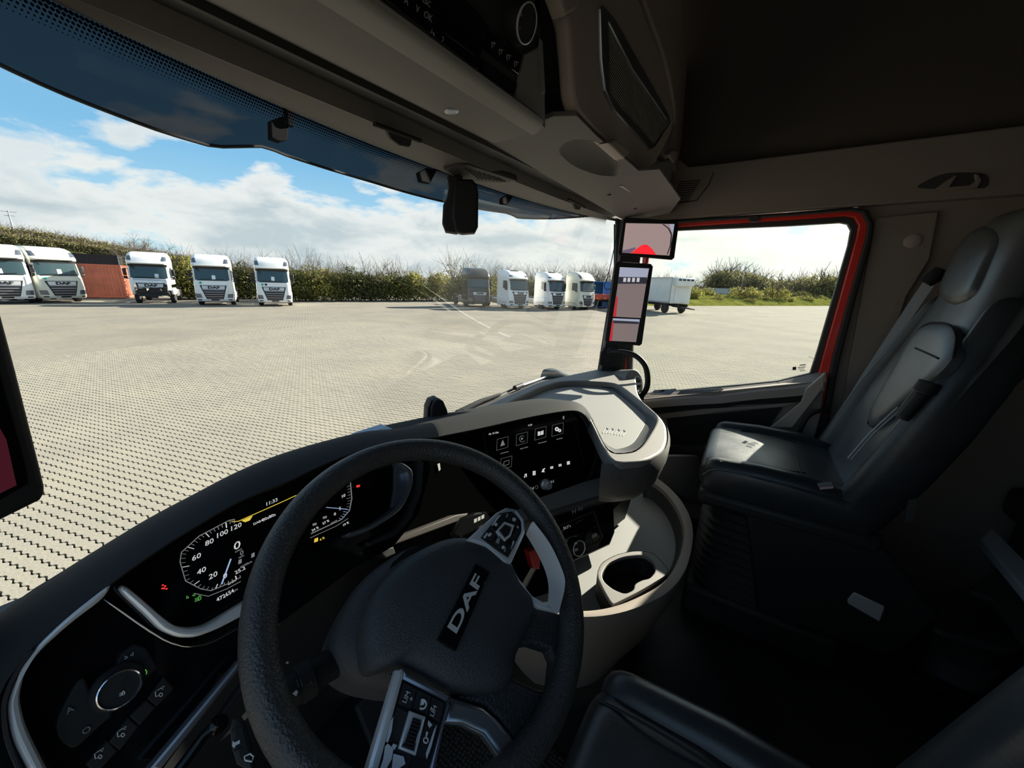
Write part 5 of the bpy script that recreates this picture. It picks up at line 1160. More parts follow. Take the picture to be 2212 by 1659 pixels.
for pts in ([(1058,1150),(1053,1156),(1058,1159),(1063,1153)],[(1108,1118),(1107,1124),(1113,1126),(1115,1120)],[(1086,1178),(1083,1184),(1088,1186),(1091,1180)],[(1070,1128),(1068,1134),(1073,1137),(1075,1131)]): wpl('key_sign', [pts], print_wht, HO+0.0325, 0.001, 0, pad1)
# bare worn edges of the lacquer
for pts in ([(1084,1111),(1078,1118),(1064,1136),(1062,1134),(1076,1114)],[(1116,1103),(1130,1124),(1131,1146),(1124,1160),(1127,1144),(1126,1126),(1113,1106)],[(1112,1170),(1103,1188),(1106,1178),(1108,1168)],[(1044,1160),(1052,1150),(1054,1153),(1048,1163)]): wpl('worn_edge', [pts], worn_grey, HO+0.0328, 0.0008, 0, pad1)
def slant(name, outer, inner, oo, oi, m, th=0.008):
    n = 24; a = resample(spline([PWh.at(x, y, oo) for x, y in outer], 4), n); b = resample(spline([PWh.at(x, y, oi) for x, y in inner], 4), n)
    dn = wn*-th; return loft(name, [a, b, [p+dn for p in b], [p+dn for p in a], a], m, sw, smooth=40)
slant('spoke_loop', [(1152,1126),(1186,1171),(1211,1222),(1221,1262),(1207,1324)], [(1140,1150),(1164,1190),(1182,1228),(1190,1262),(1189,1298)], 0.027, -0.004, silver)
wpl('spoke_loop_edge', [[(1098,1220),(1106,1218),(1122,1250),(1150,1286),(1174,1300),(1190,1298),(1206,1322),(1164,1313),(1142,1296),(1114,1258)]], silver, HO+0.012, 0.02, 0.003)
# left button spoke
wpl('spoke_rail', [[(856,1446),(873,1442),(873,1462),(818,1668),(790,1668)]], silver, HO+0.024, 0.02, 0.005)
wpl('spoke_rail', [[(871,1444),(974,1503),(966,1518),(868,1468)]], silver_dk, HO+0.020, 0.02, 0.004)
wpl('spoke_rail', [[(974,1503),(966,1520),(926,1668),(940,1668)]], silver_dk, HO+0.022, 0.02, 0.003)
pad2 = wpl('button_pad', [[(868,1468),(964,1518),(926,1668),(816,1668)]], matte_blk, HO+0.018, 0.02, 0.002)
for pts in ([(872,1474),(900,1488),(890,1530),(860,1520)],[(902,1489),(932,1504),(924,1545),(892,1531)],[(934,1505),(960,1519),(950,1560),(926,1546)],[(857,1526),(884,1540),(862,1612),(836,1600)],[(922,1552),(946,1564),(922,1640),(898,1630)],[(834,1604),(890,1632),(880,1668),(816,1668)]):
    plate('key', PWh, [pts], soft_blk, pad2, off=HO+0.021, thick=0.005, bevel=0.0008)
O2_ = HO+0.0245
wtxt('LIM', 878, 1506, 0.0075, print_wht, pad2, O2_); wtxt('+', 889, 1510, 0.008, print_wht, pad2, O2_); wtxt('LIM', 937, 1536, 0.007, print_wht, pad2, O2_); wtxt('-', 930, 1530, 0.012, print_wht, pad2, O2_)
tube('dial_sign', [PWh.at(912+9*math.cos(t), 1521+10*math.sin(t), O2_) for t in [-1.6+k*0.42 for k in range(10)]], 0.0011, print_wht, pad2, seg=5)
wpl('dial_sign', [[(908,1524),(910,1510),(918,1512),(916,1522)]], print_wht, O2_, 0.001, 0, pad2)
tube('key_sign', [PWh.at(920+5*math.cos(t), 1599+6*math.sin(t), O2_) for t in [k*0.628 for k in range(11)]], 0.0008, print_wht, pad2, seg=4); wpl('key_sign', [[(919,1592),(921,1580),(925,1582),(922,1594)]], print_wht, O2_, 0.001, 0, pad2)
wpl('scroll_frame', [[(886,1535),(921,1548),(899,1632),(861,1617)],[(891,1546),(913,1554),(895,1621),(870,1611)]], silver, HO+0.026, 0.012, 0.002)
wpl('scroll_roller', [[(892,1547),(912,1554),(895,1620),(871,1611)]], matte_blk, HO+0.027, 0.01, 0.003)
for k in range(8): wpl('roller_rib', [[(893-2.9*k,1553+8*k),(909-2.3*k,1559+8*k),(908-2.3*k,1561.5+8*k),(892-2.9*k,1555.5+8*k)]], soft_blk, HO+0.029, 0.003, 0.0004)
for pts in ([(845,1556),(850,1548),(846,1580),(838,1604),(834,1602),(840,1574)],[(938,1576),(944,1566),(932,1612),(922,1640),(920,1628),(930,1600)],[(832,1612),(838,1606),(850,1618),(846,1640),(834,1662),(820,1664),(828,1640)],[(850,1628),(872,1634),(876,1650),(862,1660),(846,1664)],[(850,1606),(858,1610),(852,1620),(846,1612)],[(926,1556),(934,1566),(928,1572),(924,1564)],[(905,1578),(909,1580),(900,1606),(896,1604)]): wpl('worn_patch', [pts], worn_grey, O2_, 0.0008, 0, pad2)
wpl('spoke_loop', [[(976,1505),(1045,1526),(1078,1554),(1134,1623),(1122,1668),(1076,1668),(1080,1634),(1046,1588),(1000,1566),(958,1562)]], silver_dk, HO+0.012, 0.022, 0.006, res=2)
# badge
bd = wpl('badge', [[(1029,1217),(1059,1236),(986,1405),(946,1381)]], piano, HO+0.0345, 0.016, 0.002)
def text_fit(name, s, P, pa, pb, hgt, m, par, off, thick=0.001, shear=0.0):
    cu = bpy.data.curves.new('t', 'FONT'); cu.body = s; cu.size = 1.0; cu.align_x = 'LEFT'; cu.align_y = 'BOTTOM_BASELINE'; cu.extrude = 0.02; cu.offset = 0.022; cu.shear = shear
    ob = bpy.data.objects.new('t', cu); me = bpy.data.meshes.new_from_object(ob); bpy.data.objects.remove(ob); bpy.data.curves.remove(cu)
    xs = [v.co.x for v in me.vertices]; ys = [v.co.y for v in me.vertices]
    a, b = Vector(P.px(*pa, off)), Vector(P.px(*pb, off)); d = b-a; L_ = d.length
    sx, sy = L_/(max(xs)-min(xs)), hgt/(max(ys)-min(ys))
    T = Matrix.Translation(P.w(a.x, a.y, off)) @ Matrix((P.ex, P.ey, P.n)).transposed().to_4x4() @ Matrix.Rotation(math.atan2(d.y, d.x), 4, 'Z') @ Matrix.Diagonal((sx, sy, thick/0.04, 1)) @ Matrix.Translation((-min(xs), -min(ys), 0))
    me.transform(T); return link(name, me, m, par)
text_fit('badge_lettering', 'DAF', PWh, (986,1369), (1044,1251), 0.0155, mat('badge_letters', (0.62,0.62,0.62), 0.35, metal=0.3), bd, HO+0.0352)

# ---- column with stalks
co = thing('steering_column', 'dark steering column with stalks behind the wheel', 'steering column', (-0.71,0.45,2.1))
dome('column_cowl', PWh, [(900,1180),(820,1222),(760,1280),(718,1360),(708,1420),(735,1462),(800,1490),(900,1490),(1000,1400),(1020,1260),(980,1190)], hub_mat, co, off=-0.085, h=0.035, skirt=0.08, power=3)
tube('column_shaft', [WC-wn*0.06, WC-wn*0.30+Vector((0,0.05,-0.05)), WC-wn*0.55+Vector((0,0.10,-0.12))], [0.075,0.065,0.06], matte_blk, co, seg=16)
def wp_(x, y, off): return PWh.at(x, y, off)
st = tube('wiper_stalk', [wp_(760,1425,-0.09), wp_(705,1440,-0.09), wp_(660,1470,-0.088), wp_(610,1505,-0.085), wp_(560,1530,-0.085)], [0.012,0.019,0.021,0.019,0.014], matte_blk, co, seg=14)
tube('stalk_collar', [wp_(672,1462,-0.088), wp_(645,1480,-0.087)], 0.0225, soft_blk, st, seg=16)
for k in range(5): plate('stalk_ridge', PWh, [[(640+k*7,1468-k*2),(643+k*7,1467-k*2),(648+k*7,1484-k*2),(645+k*7,1485-k*2)]], trim_dk, st, off=-0.066, thick=0.003, bevel=0.0005)
for pts in ([(632,1498),(640,1490),(644,1494),(640,1504)],[(617,1432),(622,1428),(624,1432),(620,1434)]): plate('stalk_sign', PWh, [pts], print_wht, st, off=-0.064, thick=0.001, bevel=0)
hs = plate('switch_stalk_head', PWh, [[(497,1572),(503,1552),(520,1545),(530,1560),(552,1640),(545,1668),(512,1650),(500,1610)]], matte_blk, co, off=-0.05, thick=0.03, bevel=0.004)
plate('horn_sign', PWh, [[(501,1612),(503,1600),(507,1604),(518,1598),(518,1606),(509,1610),(507,1616)]], print_wht, hs, off=-0.0495, thick=0.001, bevel=0)
tube('wash_sign', [PWh.at(a, b, -0.0495) for a, b in ((530,1642),(528,1634),(540,1628),(548,1634),(544,1645),(530,1642))], 0.0008, print_wht, hs, seg=4)
for y in (1577, 1622): plate('stalk_groove', PWh, [[(500,y),(524,y-6),(525,y-3),(501,y+3)]], soft_blk, hs, off=-0.049, thick=0.002, bevel=0)
tube('lever', [PC.at(470,1565,0.05), PC.at(440,1590,0.05), PC.at(385,1665,0.05)], [0.008,0.006,0.006], piano, co, seg=10); lathe('lever_end', [(0.006,-0.004),(0.0095,0),(0.0095,0.006),(0,0.009)], PC.at(470,1563,0.05), PC.n, piano, co, seg=14)
gs = plate('shift_stalk', PB2, [[(978,1150),(1000,1118),(1030,1106),(1052,1104),(1060,1118),(1040,1140),(1000,1162),(985,1162)]], deep_blk, co, off=0.012, thick=0.03, bevel=0.006)
for k in range(3): plate('shift_sign', PB2, [[(1024+k*8,1122-k*4),(1030+k*8,1119-k*4),(1030+k*8,1127-k*4),(1024+k*8,1130-k*4)]], print_gry, gs, off=0.0128, thick=0.001, bevel=0)

# ================================================================== OVERHEAD CONSOLE
oc = thing('overhead_console', 'dark overhead console above the windscreen with tachograph and switches', 'console', (0, 0.5, 3.06))
VBK = mat('bracket_black', (0.01,0.01,0.011), 0.95, spec=0.05)
def lin(Y, Z, x0, x1, n=14): return [Vector((x0+(x1-x0)*k/n, Y, Z+0.030*(x0+(x1-x0)*k/n+0.75))) for k in range(n+1)]
PU = Plane((0,0.62,3.0775), (1,0,0.03), (0,-0.14,-0.99))
loft('underside_panel', [lin(0.618,3.063,-1.12,-0.20), lin(0.60,3.058,-1.12,-0.20), lin(0.55,3.060,-1.12,-0.20), lin(0.50,3.066,-1.12,-0.20)], trim_over, oc, smooth=50)
LIP = [(0.502,3.064,-0.20),(0.485,3.054,-0.215),(0.458,3.045,-0.245),(0.432,3.041,-0.275),(0.416,3.042,-0.295),(0.412,3.047,-0.30),(0.422,3.056,-0.30),(0.45,3.062,-0.28)]
loft('console_lip', [lin(a, b, -1.12, c) for a, b, c in LIP], trim_over, oc, smooth=70)
PF = Plane(Vector((-0.5,0.420,3.062)), (1,0,0.03), (0,-0.92,-0.39))
slab('lip_end', [lin(a, b, c, c)[0] for a, b, c in LIP]+[PF.at(1178,200,-0.005), PF.at(1172,90,-0.005), PF.at(1172,90,-0.06)], (-0.012,0,0), trim_over, oc)
# right part of the underside with a finger recess
pk = chaikin([(1206,330),(1216,311),(1245,301),(1292,306),(1330,334),(1341,362),(1334,381),(1292,379),(1240,360)])
def on_pl(P, x, y): return Vector((x, y, P.o.z-(P.n.x*(x-P.o.x)+P.n.y*(y-P.o.y))/P.n.z))
up_ol = [PU.uv(on_pl(PU, x, y)) for x, y in ((-0.205,0.618),(1.12,0.64),(1.12,0.37),(-0.13,0.37),(-0.205,0.44))]
up_ol = [(a, b) for a, b in up_ol]
me_o = plate('underside_panel', PU, [[PU.px(*p) for p in ((1053,306.5),(1357,482),(1440,470),(1470,430),(1425,366),(1380,369),(1336,331),(1290,294),(1260,264),(1246,250),(1196,251))], [PU.px(*p) for p in pk]], trim_over, oc, off=0.0, thick=0.01, bevel=0.0015, uv=True)
rk = [PU.at(*p) for p in pk]; rkc = sum(rk, Vector())/len(rk)
loft('finger_recess', [rk, [p.lerp(rkc, 0.12)+Vector((0,0,0.02)) for p in rk], [p.lerp(rkc, 0.45)+Vector((0,0,0.035)) for p in rk], [p.lerp(rkc, 0.98)+Vector((0,0,0.038)) for p in rk]], trim_over, oc, closed=True, smooth=60)
# fascia
plate('fascia', PF, [[(560,-300),(700,-130),(850,-10),(1036,157),(1110,219),(1178,277),(1176,200),(1165,60),(1120,-200)]], soft_blk, oc, off=-0.012, thick=0.02, bevel=0)
d1 = plate('tachograph', PF, [[(700,-110),(770,-60),(860,20),(1031,155),(1034,140),(1057,52),(990,-20),(900,-90),(800,-160)]], piano, oc, off=0.0, thick=0.02, bevel=0.002)
plate('tachograph_edge', PF, [[(700,-104),(770,-54),(860,26),(1031,160),(1034,150),(1032,150),(862,18),(772,-62)]], soft_blk, d1, off=0.003, thick=0.01, bevel=0.001)
plate('card_slot', PF, [[(962,70),(1026,118),(1025,121),(961,73)]], soft_blk, d1, off=0.001, thick=0.002, bevel=0)
for s, x, y, z_ in (('OK',925,36,0.010),('V',902,20,0.009),('A',878,3,0.009),('2',956,87,0.010),('1',932,71,0.010),('ESC',922,5,0.008)): text('tachograph_key', s, PF, (x, y), z_, print_gry, d1, off=0.001)
plate('card_icon', PF, [[(926,78),(924,68),(938,70),(940,80)],[(928,76),(926,70),(936,71),(937,78)]], print_gry, d1, off=0.001, thick=0.001, bevel=0)
sr = plate('switch_row', PF, [[(1057,66),(1130,118),(1120,162),(1050,107)]], piano, oc, off=-0.002, thick=0.02, bevel=0.0015)
for k, (x, y) in enumerate(((1066,97),(1082,112),(1099,124),(1115,138))):
    tube('switch_sign', [PF.at(x-3, y+7, -0.001), PF.at(x-4, y-3, -0.001), PF.at(x+1, y-6, -0.001), PF.at(x+1, y+4, -0.001)], 0.0007, print_gry, sr, seg=4)
    tube('switch_sign', [PF.at(x-4, y-6, -0.001), PF.at(x+5, y-3, -0.001)], 0.0006, print_gry, sr, seg=4)
plate('fascia_end', PF, [[(1040,168),(1108,219),(1178,277),(1177,205),(1168,100),(1135,118),(1122,165),(1112,222)]], trim_over, oc, off=-0.008, thick=0.01, bevel=0.001)
plate('blank_bay', PF, [[(1044,128),(1118,182),(1108,216),(1038,163)]], piano, oc, off=-0.004, thick=0.02, bevel=0.0015)
kp = PF.at(1115, 46, -0.01); kd = lathe('rotary_knob', [(0.030,0),(0.029,0.010),(0.024,0.022),(0.0,0.022)], kp, PF.n, matte_blk, oc, seg=30)
lathe('knob_ring', [(0.0245,0.018),(0.025,0.023),(0.0235,0.0235),(0.023,0.018)], kp, PF.n, silver, kd, seg=30)
for s, x, y in (('+',1125,32),('-',1124,58)): text('knob_sign', s, PF, (x, y), 0.014, print_gry, kd, off=0.013)
rl = lathe('reading_lamp', [(0.013,0),(0.014,0.004),(0.009,0.006),(0.0,0.004)], PU.at(975,236,0.012), PU.n, silver_dk, oc, seg=18)
lathe('lamp_bezel', [(0.022,0),(0.021,0.003),(0.014,0.003)], PU.at(973,235,0.010), PU.n, trim_over, oc, seg=20)
lathe('screw_cap', [(0.008,0),(0.007,0.003),(0,0.003)], PU.at(1316,421,0.001), PU.n, trim_dk, oc, seg=12); lathe('screw_cap', [(0.008,0),(0.007,0.003),(0,0.003)], PU.at(1372,451,0.001), PU.n, trim_dk, oc, seg=12)
# cupboard above the passenger side with loudspeaker
box('cupboard_back', (0.45, 0.52, 3.60), (1.36, 0.05, 0.80), trim_dk, oc)
box('cupboard_back', (-0.66, 0.52, 3.65), (0.94, 0.05, 0.70), trim_dk, oc)
PPo = Plane((0.3,0.40,3.2), (1,0,0), (0,-1,0))
ov = thing('speaker_cupboard', 'taupe overhead cupboard door with black loudspeaker grille', 'cupboard', (0.3, 0.40, 3.12))
plate('door_body', PPo, [[(1180,-80),(1228,40),(1236,140),(1239,205),(1250,247),(1290,291),(1376,366),(1392,369),(1411,358),(1430,329),(1450,290),(1457,262),(1440,150),(1385,0),(1350,-80)]], pod_mat, ov, off=0.0, thick=0.035, bevel=0.012, res=3, ck=1)
plate('upper_flap', PPo, [[(1170,-100),(1205,-20),(1222,33),(1246,20),(1262,-10),(1275,-60)]], pod_mat, ov, off=0.02, thick=0.03, bevel=0.005)
plate('grille_frame', PPo, [[(1298,18),(1301,127),(1308,196),(1326,236),(1404,325),(1415,319),(1449,266),(1446,248),(1400,165),(1330,40),(1306,12)],[(1316,48),(1319,204),(1416,313),(1445,263),(1369,152)]], silver_dk, ov, off=0.008, thick=0.02, bevel=0.004)
def rib_mat():
    m = bpy.data.materials.new('ribbed_grille'); m.use_nodes = True; nt = m.node_tree; b = nt.nodes['Principled BSDF']; L = nt.links.new
    tc = N(nt, 'ShaderNodeTexCoord'); w = N(nt, 'ShaderNodeTexWave', i_Scale=48.0, i_Distortion=0.0); w.bands_direction = 'Z'; L(tc.outputs['Object'], w.inputs['Vector'])
    L(ramp(nt, [(0.3, (0.03,0.028,0.026)), (0.7, (0.40,0.37,0.32))], w.outputs['Fac']), b.inputs['Base Color']); b.inputs['Roughness'].default_value = 0.5
    bp = N(nt, 'ShaderNodeBump', i_Strength=0.8, i_Distance=0.002); L(w.outputs['Fac'], bp.inputs['Height']); L(bp.outputs[0], b.inputs['Normal']); return m
plate('speaker_grille', PPo, [[(1314,44),(1317,206),(1416,316),(1448,263),(1369,148)]], rib_mat(), ov, off=0.004, thick=0.01, bevel=0)
plate('latch', PPo, [[(1313,309),(1329,300),(1362,326),(1349,343)]], pod_mat, ov, off=0.03, thick=0.03, bevel=0.004)
ov2 = thing('side_cupboard', 'narrow taupe cupboard between the loudspeaker door and the headliner', 'cupboard', (0.95, 0.44, 3.15))
plate('door_body', PPo, [[(1432,340),(1452,300),(1462,262),(1446,150),(1392,0),(1372,-80),(1470,-80),(1484,150),(1488,240),(1486,310),(1478,377),(1466,378)]], pod_mat, ov2, off=-0.025, thick=0.035, bevel=0.008, res=2, ck=1)
plate('latch', PPo, [[(1445,334),(1450,325),(1464,326),(1466,342),(1456,352)]], pod_mat, ov2, off=-0.008, thick=0.02, bevel=0.003)
PCx = Plane(AY(1400,410,0.46), (1,0,0), (0,-0.95,-0.3))
cbx = plate('corner_pocket', PCx, [[(1341,402),(1374,374),(1385,362),(1412,352),(1455,344),(1452,380),(1431,452),(1420,455)]], trim_over, oc, off=0.0, thick=0.06, bevel=0.003)
plate('pocket_edge', PCx, [[(1341,402),(1346,399),(1432,447),(1430,456),(1420,455)]], silver_dk, cbx, off=0.003, thick=0.02, bevel=0.002)
# blind pulls on the header
def pull(px, name, label, Y):
    P_ = Plane(AY(px[0][0], px[0][1], Y), (1,0,0.03), (0,-0.94,-0.34)); t = thing(name, label, 'blind pull', AY(px[0][0], px[0][1], Y))
    plate('pull_tab', P_, [px], matte_blk, t, off=0.0, thick=0.012, bevel=0.003); a = Vector(px[0]); b = Vector(px[1])
    tube('pull_bar', [P_.at(*(a+(a-b)*0.45), 0.004), P_.at(*a, 0.004), P_.at(*b, 0.004), P_.at(*(b+(b-a)*0.3), 0.004)], 0.005, matte_blk, t, seg=8)
pull([(834,277),(891,298),(889,314),(884,319),(864,315),(846,301)], 'blind_pull', 'larger black pull tab of the sun blind on the header', 0.72)
pull([(1237,435),(1257,445),(1253,454),(1244,453)], 'blind_pull', 'small black pull tab of the sun blind near the right pillar', 0.68)

# ---- sensor housing on the windscreen
PHs = Plane(AY(995,440,0.79), (0.66,-0.75,0), (-0.75,-0.66,0))
hs_ = thing('camera_housing', 'black camera housing hanging at the top centre of the windscreen', 'camera housing', AY(995,380,0.80))
plate('housing_body', PHs, [[(985,385),(1020,386),(1031,398),(1034,420),(1033,490),(1027,502),(1000,504),(984,500),(976,470),(978,430)]], matte_blk, hs_, off=0.0, thick=0.06, bevel=0.008, res=2)
plate('housing_side', PHs, [[(966,378),(1000,380),(992,410),(980,432),(984,470),(988,503),(962,499),(955,481),(957,442),(965,426),(969,404)]], soft_blk, hs_, off=-0.012, thick=0.06, bevel=0.006, res=2)
PHm = Plane(AY(1030,380,0.78), (1,0,0.02), (0,-0.25,-0.97))
fan = plate('ribbed_mount', PHm, [[(960,368),(985,358),(1012,356),(1060,372),(1118,391),(1080,396),(1022,392),(990,386)]], trim_dk, hs_, off=0.0, thick=0.02, bevel=0.003)
for k in range(8): plate('mount_rib', PHm, [[(1004+k*10,364+k*3.0),(1006+k*10,364+k*3.0),(1036+k*8,388+k*0.8),(1033+k*8,388+k*0.8)]], matte_blk, fan, off=0.002, thick=0.003, bevel=0)

# ---- tinted visor outside
vpx = [(-120,80),(0,140),(90,182),(180,220),(330,277),(420,305),(452,314),(480,317),(545,316),(580,318),(606,331),(700,362),(800,392),(880,416),(960,436),(1040,452),(1093,460),(1110,466),(1125,471),(1200,472),(1270,467),(1318,462)]
low = []
for x, y in vpx:
    Y = 1.16 if x < 800 else 1.16-0.40*((x-800)/518)**1.5
    low.append(AY(x, y, Y))
low = resample(spline(low, 4), 70); rows = []
for f in (0, 0.2, 0.45, 0.7, 1.0): rows.append([Vector((p.x, p.y-0.04*f, p.z+(3.34-p.z)*f)) for p in low])
vz = thing('sun_visor', 'dark blue tinted sun visor mounted outside above the windscreen', 'sun visor', (0, 1.15, 2.95))
loft('tinted_sheet', rows, visor_mat, vz, smooth=60)
tube('sheet_edge', low, 0.004, matte_blk, vz, seg=6)
for px, Y in (([(585,260),(612,250),(624,272),(622,301),(606,306),(586,298)],1.12), ([(906,372),(924,362),(944,368),(930,396),(911,392)],1.05), ([(1086,428),(1098,420),(1109,424),(1098,441),(1087,441)],0.95)):
    P_ = Plane(AY(*px[0], Y), (1,0,0), (0,-1,0.1)); b_ = plate('bracket', P_, [px], VBK, vz, off=0.0, thick=0.02, bevel=0.003)
    a = AY(*px[2], Y); tube('bracket_arm', [a, a+Vector((0.0,-0.02,0.30))], 0.012, VBK, vz, seg=6)

# ================================================================== MIRROR SCREENS
m_pink = mat('view_asphalt', (0.02,0.02,0.02), 0.4, emit=(0.30,0.215,0.205), estr=1.0)
m_grey = mat('view_ground', (0.02,0.02,0.02), 0.4, emit=(0.175,0.135,0.13), estr=1.0)
m_sky = mat('view_sky', (0.02,0.02,0.02), 0.4, emit=(0.30,0.32,0.42), estr=1.0)
m_red = mat('view_red', (0.02,0.0,0.0), 0.4, emit=(0.85,0.02,0.03), estr=1.0)
m_red2 = mat('view_red_dark', (0.02,0.0,0.0), 0.4, emit=(0.42,0.02,0.03), estr=1.0)
m_drk = mat('view_dark', (0.01,0.01,0.01), 0.4, emit=(0.02,0.02,0.03), estr=1.0)
m_wht = mat('view_white', (0.1,0.1,0.1), 0.4, emit=(0.45,0.45,0.48), estr=1.0)
m_mar = mat('view_maroon', (0.02,0.0,0.0), 0.3, emit=(0.04,0.006,0.012), estr=1.0)
PM = Plane(AX(1400,515,0.99), (0.36,-0.93,0), (-0.93,-0.36,0))
q1 = thing('camera_monitor', 'small landscape monitor showing a red bumper, at the top of the right pillar', 'monitor', PM.at(1400,560))
plate('casing', PM, [[(1347,473),(1352,469),(1463,477),(1467,482),(1457,557),(1452,561),(1338,551),(1335,546)]], matte_blk, q1, off=0.0, thick=0.03, bevel=0.004)
s1 = plate('screen_image', PM, [[(1352,482),(1457,484),(1446,552),(1344,546)]], m_pink, q1, off=0.0012, thick=0.002, bevel=0)
plate('bumper_view', PM, [[(1363,547),(1372,540),(1382,532),(1391,528),(1399,529),(1408,537),(1418,550.5)]], m_red, s1, off=0.002, thick=0.001, bevel=0)
plate('mirror_arc_view', PM, [[(1434,484),(1446,493),(1452,505),(1450,530),(1442,550),(1440,550),(1447,530),(1449,507),(1443,494),(1430,484)]], m_drk, s1, off=0.002, thick=0.001, bevel=0)
plate('sky_view', PM, [[(1446,484),(1457,484),(1453,510),(1451,500)]], m_sky, s1, off=0.002, thick=0.001, bevel=0)
plate('shadow_view', PM, [[(1344,546),(1345,541),(1358,538),(1372,534),(1374,537),(1362,547)]], mat('view_violet', (0.02,0.02,0.02), 0.4, emit=(0.13,0.09,0.14)), s1, off=0.002, thick=0.001, bevel=0)
tube('monitor_stem', [PM.at(1395,556,-0.02), PM.at(1394,572,-0.02)], 0.016, red_paint, q1, seg=8)
q2 = thing('mirror_monitor', 'tall portrait mirror monitor with split view on the right pillar', 'monitor', PM.at(1350,745))
plate('casing', PM, [[(1329,570),(1333,565),(1407,570),(1411,575),(1387,743),(1382,747),(1311,741),(1307,736)]], matte_blk, q2, off=0.004, thick=0.035, bevel=0.004)
MO = 0.0055
plate('sky_view', PM, [[(1339,577),(1402,580),(1397,608),(1336,605)]], m_sky, q2, off=MO, thick=0.001, bevel=0)
plate('ground_view', PM, [[(1336,605),(1397,608),(1384,687),(1324,684)]], m_grey, q2, off=MO, thick=0.001, bevel=0)
plate('distance_view', PM, [[(1336,598),(1398,599),(1397,613),(1334,613)]], m_drk, q2, off=MO+0.0006, thick=0.001, bevel=0)
for x in (1347, 1356, 1366, 1376): plate('truck_view', PM, [[(x,600),(x+6,600.3),(x+5,609),(x-1,609)]], m_wht, q2, off=MO+0.0012, thick=0.001, bevel=0)
plate('cab_side_view', PM, [[(1331,640),(1334.5,642),(1331,684),(1324,684)]], m_red2, q2, off=MO+0.0006, thick=0.001, bevel=0)
plate('sky_view', PM, [[(1324,687.5),(1382,690),(1381,697),(1323,695)]], m_sky, q2, off=MO, thick=0.001, bevel=0)
plate('ground_view', PM, [[(1323,695),(1381,697),(1374,739),(1316,736)]], m_grey, q2, off=MO, thick=0.001, bevel=0)
plate('distance_view', PM, [[(1324,692),(1380,695),(1380,700),(1323,698)]], m_drk, q2, off=MO+0.0006, thick=0.001, bevel=0)
plate('cab_side_view', PM, [[(1322,694),(1326,694),(1322,737),(1316,736)]], m_red2, q2, off=MO+0.0006, thick=0.001, bevel=0)
PM3 = Plane(AY(60,900,0.52), (0.95,0.30,0), (0.30,-0.95,0))
q3 = thing('mirror_monitor', 'dark portrait mirror monitor at the left edge of the picture', 'monitor', PM3.at(60,1100))
plate('casing', PM3, [[(-170,540),(-20,610),(0,650),(40,800),(90,1000),(102,1050),(102,1066),(92,1082),(0,1128),(-170,1210)]], matte_blk, q3, off=0.0, thick=0.04, bevel=0.006, res=2)
plate('screen_glass', PM3, [[(-150,640),(-30,700),(10,850),(55,1010),(60,1045),(0,1080),(-150,1150)]], screen_blk, q3, off=0.001, thick=0.002, bevel=0)
plate('cab_side_view', PM3, [[(-120,880),(0,925),(14,950),(36,1048),(0,1066),(-120,1120)]], m_mar, q3, off=0.0016, thick=0.001, bevel=0)
# grab handle and pillar speaker
gh = thing('grab_handle', 'black curved grab handle between right pillar and dash vent', 'handle', AX(1390,855,0.97))
tube('bar', spline([AX(1322,760,1.02), AX(1345,761,1.0), AX(1372,768,0.98), AX(1392,787,0.97), AX(1399,812,0.965), AX(1397,838,0.965), AX(1384,858,0.97)], 6), 0.0145, matte_blk, gh, seg=14)
lathe('foot', [(0.03,0),(0.028,0.012),(0.016,0.02),(0,0.02)], AX(1322,760,1.03), (-0.9,-0.3,0), matte_blk, gh, seg=16); lathe('foot', [(0.024,0),(0.02,0.02),(0.014,0.03),(0,0.03)], AX(1382,860,0.98), (-0.1,-0.1,1), matte_blk, gh, seg=16)
PSp = Plane(AX(1315,775,1.03), (0.42,-0.91,0), (-0.91,-0.42,0))
ps = thing('pillar_speaker', 'small black tweeter housing at the foot of the right pillar', 'speaker', PSp.at(1315,795))
plate('housing', PSp, [[(1298,762),(1305,753),(1330,752),(1338,758),(1336,786),(1325,796),(1305,795),(1295,787)]], matte_blk, ps, off=0.0, thick=0.05, bevel=0.005)
lathe('tweeter', [(0.018,0),(0.018,0.003),(0.012,0.002),(0,0.004)], PSp.at(1313,777,0.0), PSp.n, soft_blk, ps, seg=18)

# ================================================================== SEATS
def sloft(name, stations, m, par, seg=28, r0=0.0, r1=0.0, smooth=60):
    """Cushion: superellipse rings (centre, x axis, z axis, half width, half height, power) with rounded ends."""
    def ringp(c, ax, az, hw, hz, p, s=1.0):
        out = []
        for k in range(seg):
            t = 2*math.pi*k/seg; cx, cz = math.cos(t), math.sin(t)
            out.append(c+ax*(hw*s*math.copysign(abs(cx)**(2/p), cx))+az*(hz*s*math.copysign(abs(cz)**(2/p), cz)))
        return out
    rows = []; S = [(Vector(c), Vector(a).normalized(), Vector(z).normalized(), hw, hz, p) for c, a, z, hw, hz, p in stations]
    def ends(i, j, rr):
        c, a, z, hw, hz, p = S[i]; d = (c-S[j][0]).normalized(); out = []
        for f in (1.0, 0.94, 0.8, 0.55, 0.25):
            g = math.sqrt(max(1-f*f, 0)); k = 1-(1-g)*min(1, rr/min(hw, hz)) if f < 1 else 0.02
            k = {1.0: 0.02, 0.94: 0.55, 0.8: 0.78, 0.55: 0.92, 0.25: 0.985}[f]
            out.append([q for q in ringp(c+d*rr*f, a, z, hw-(1-k)*min(hw, rr*1.5) if k > 0.1 else hw*0.02, hz*k, p)])
        return out
    if r0: rows += ends(0, 1, r0)
    rows += [ringp(*s) for s in S]
    if r1: rows += ends(-1, -2, r1)[::-1]
    return loft(name, rows, m, par, closed=True, cap=True, smooth=smooth)
X3, Z3_ = (1,0,0), (0,0,1)
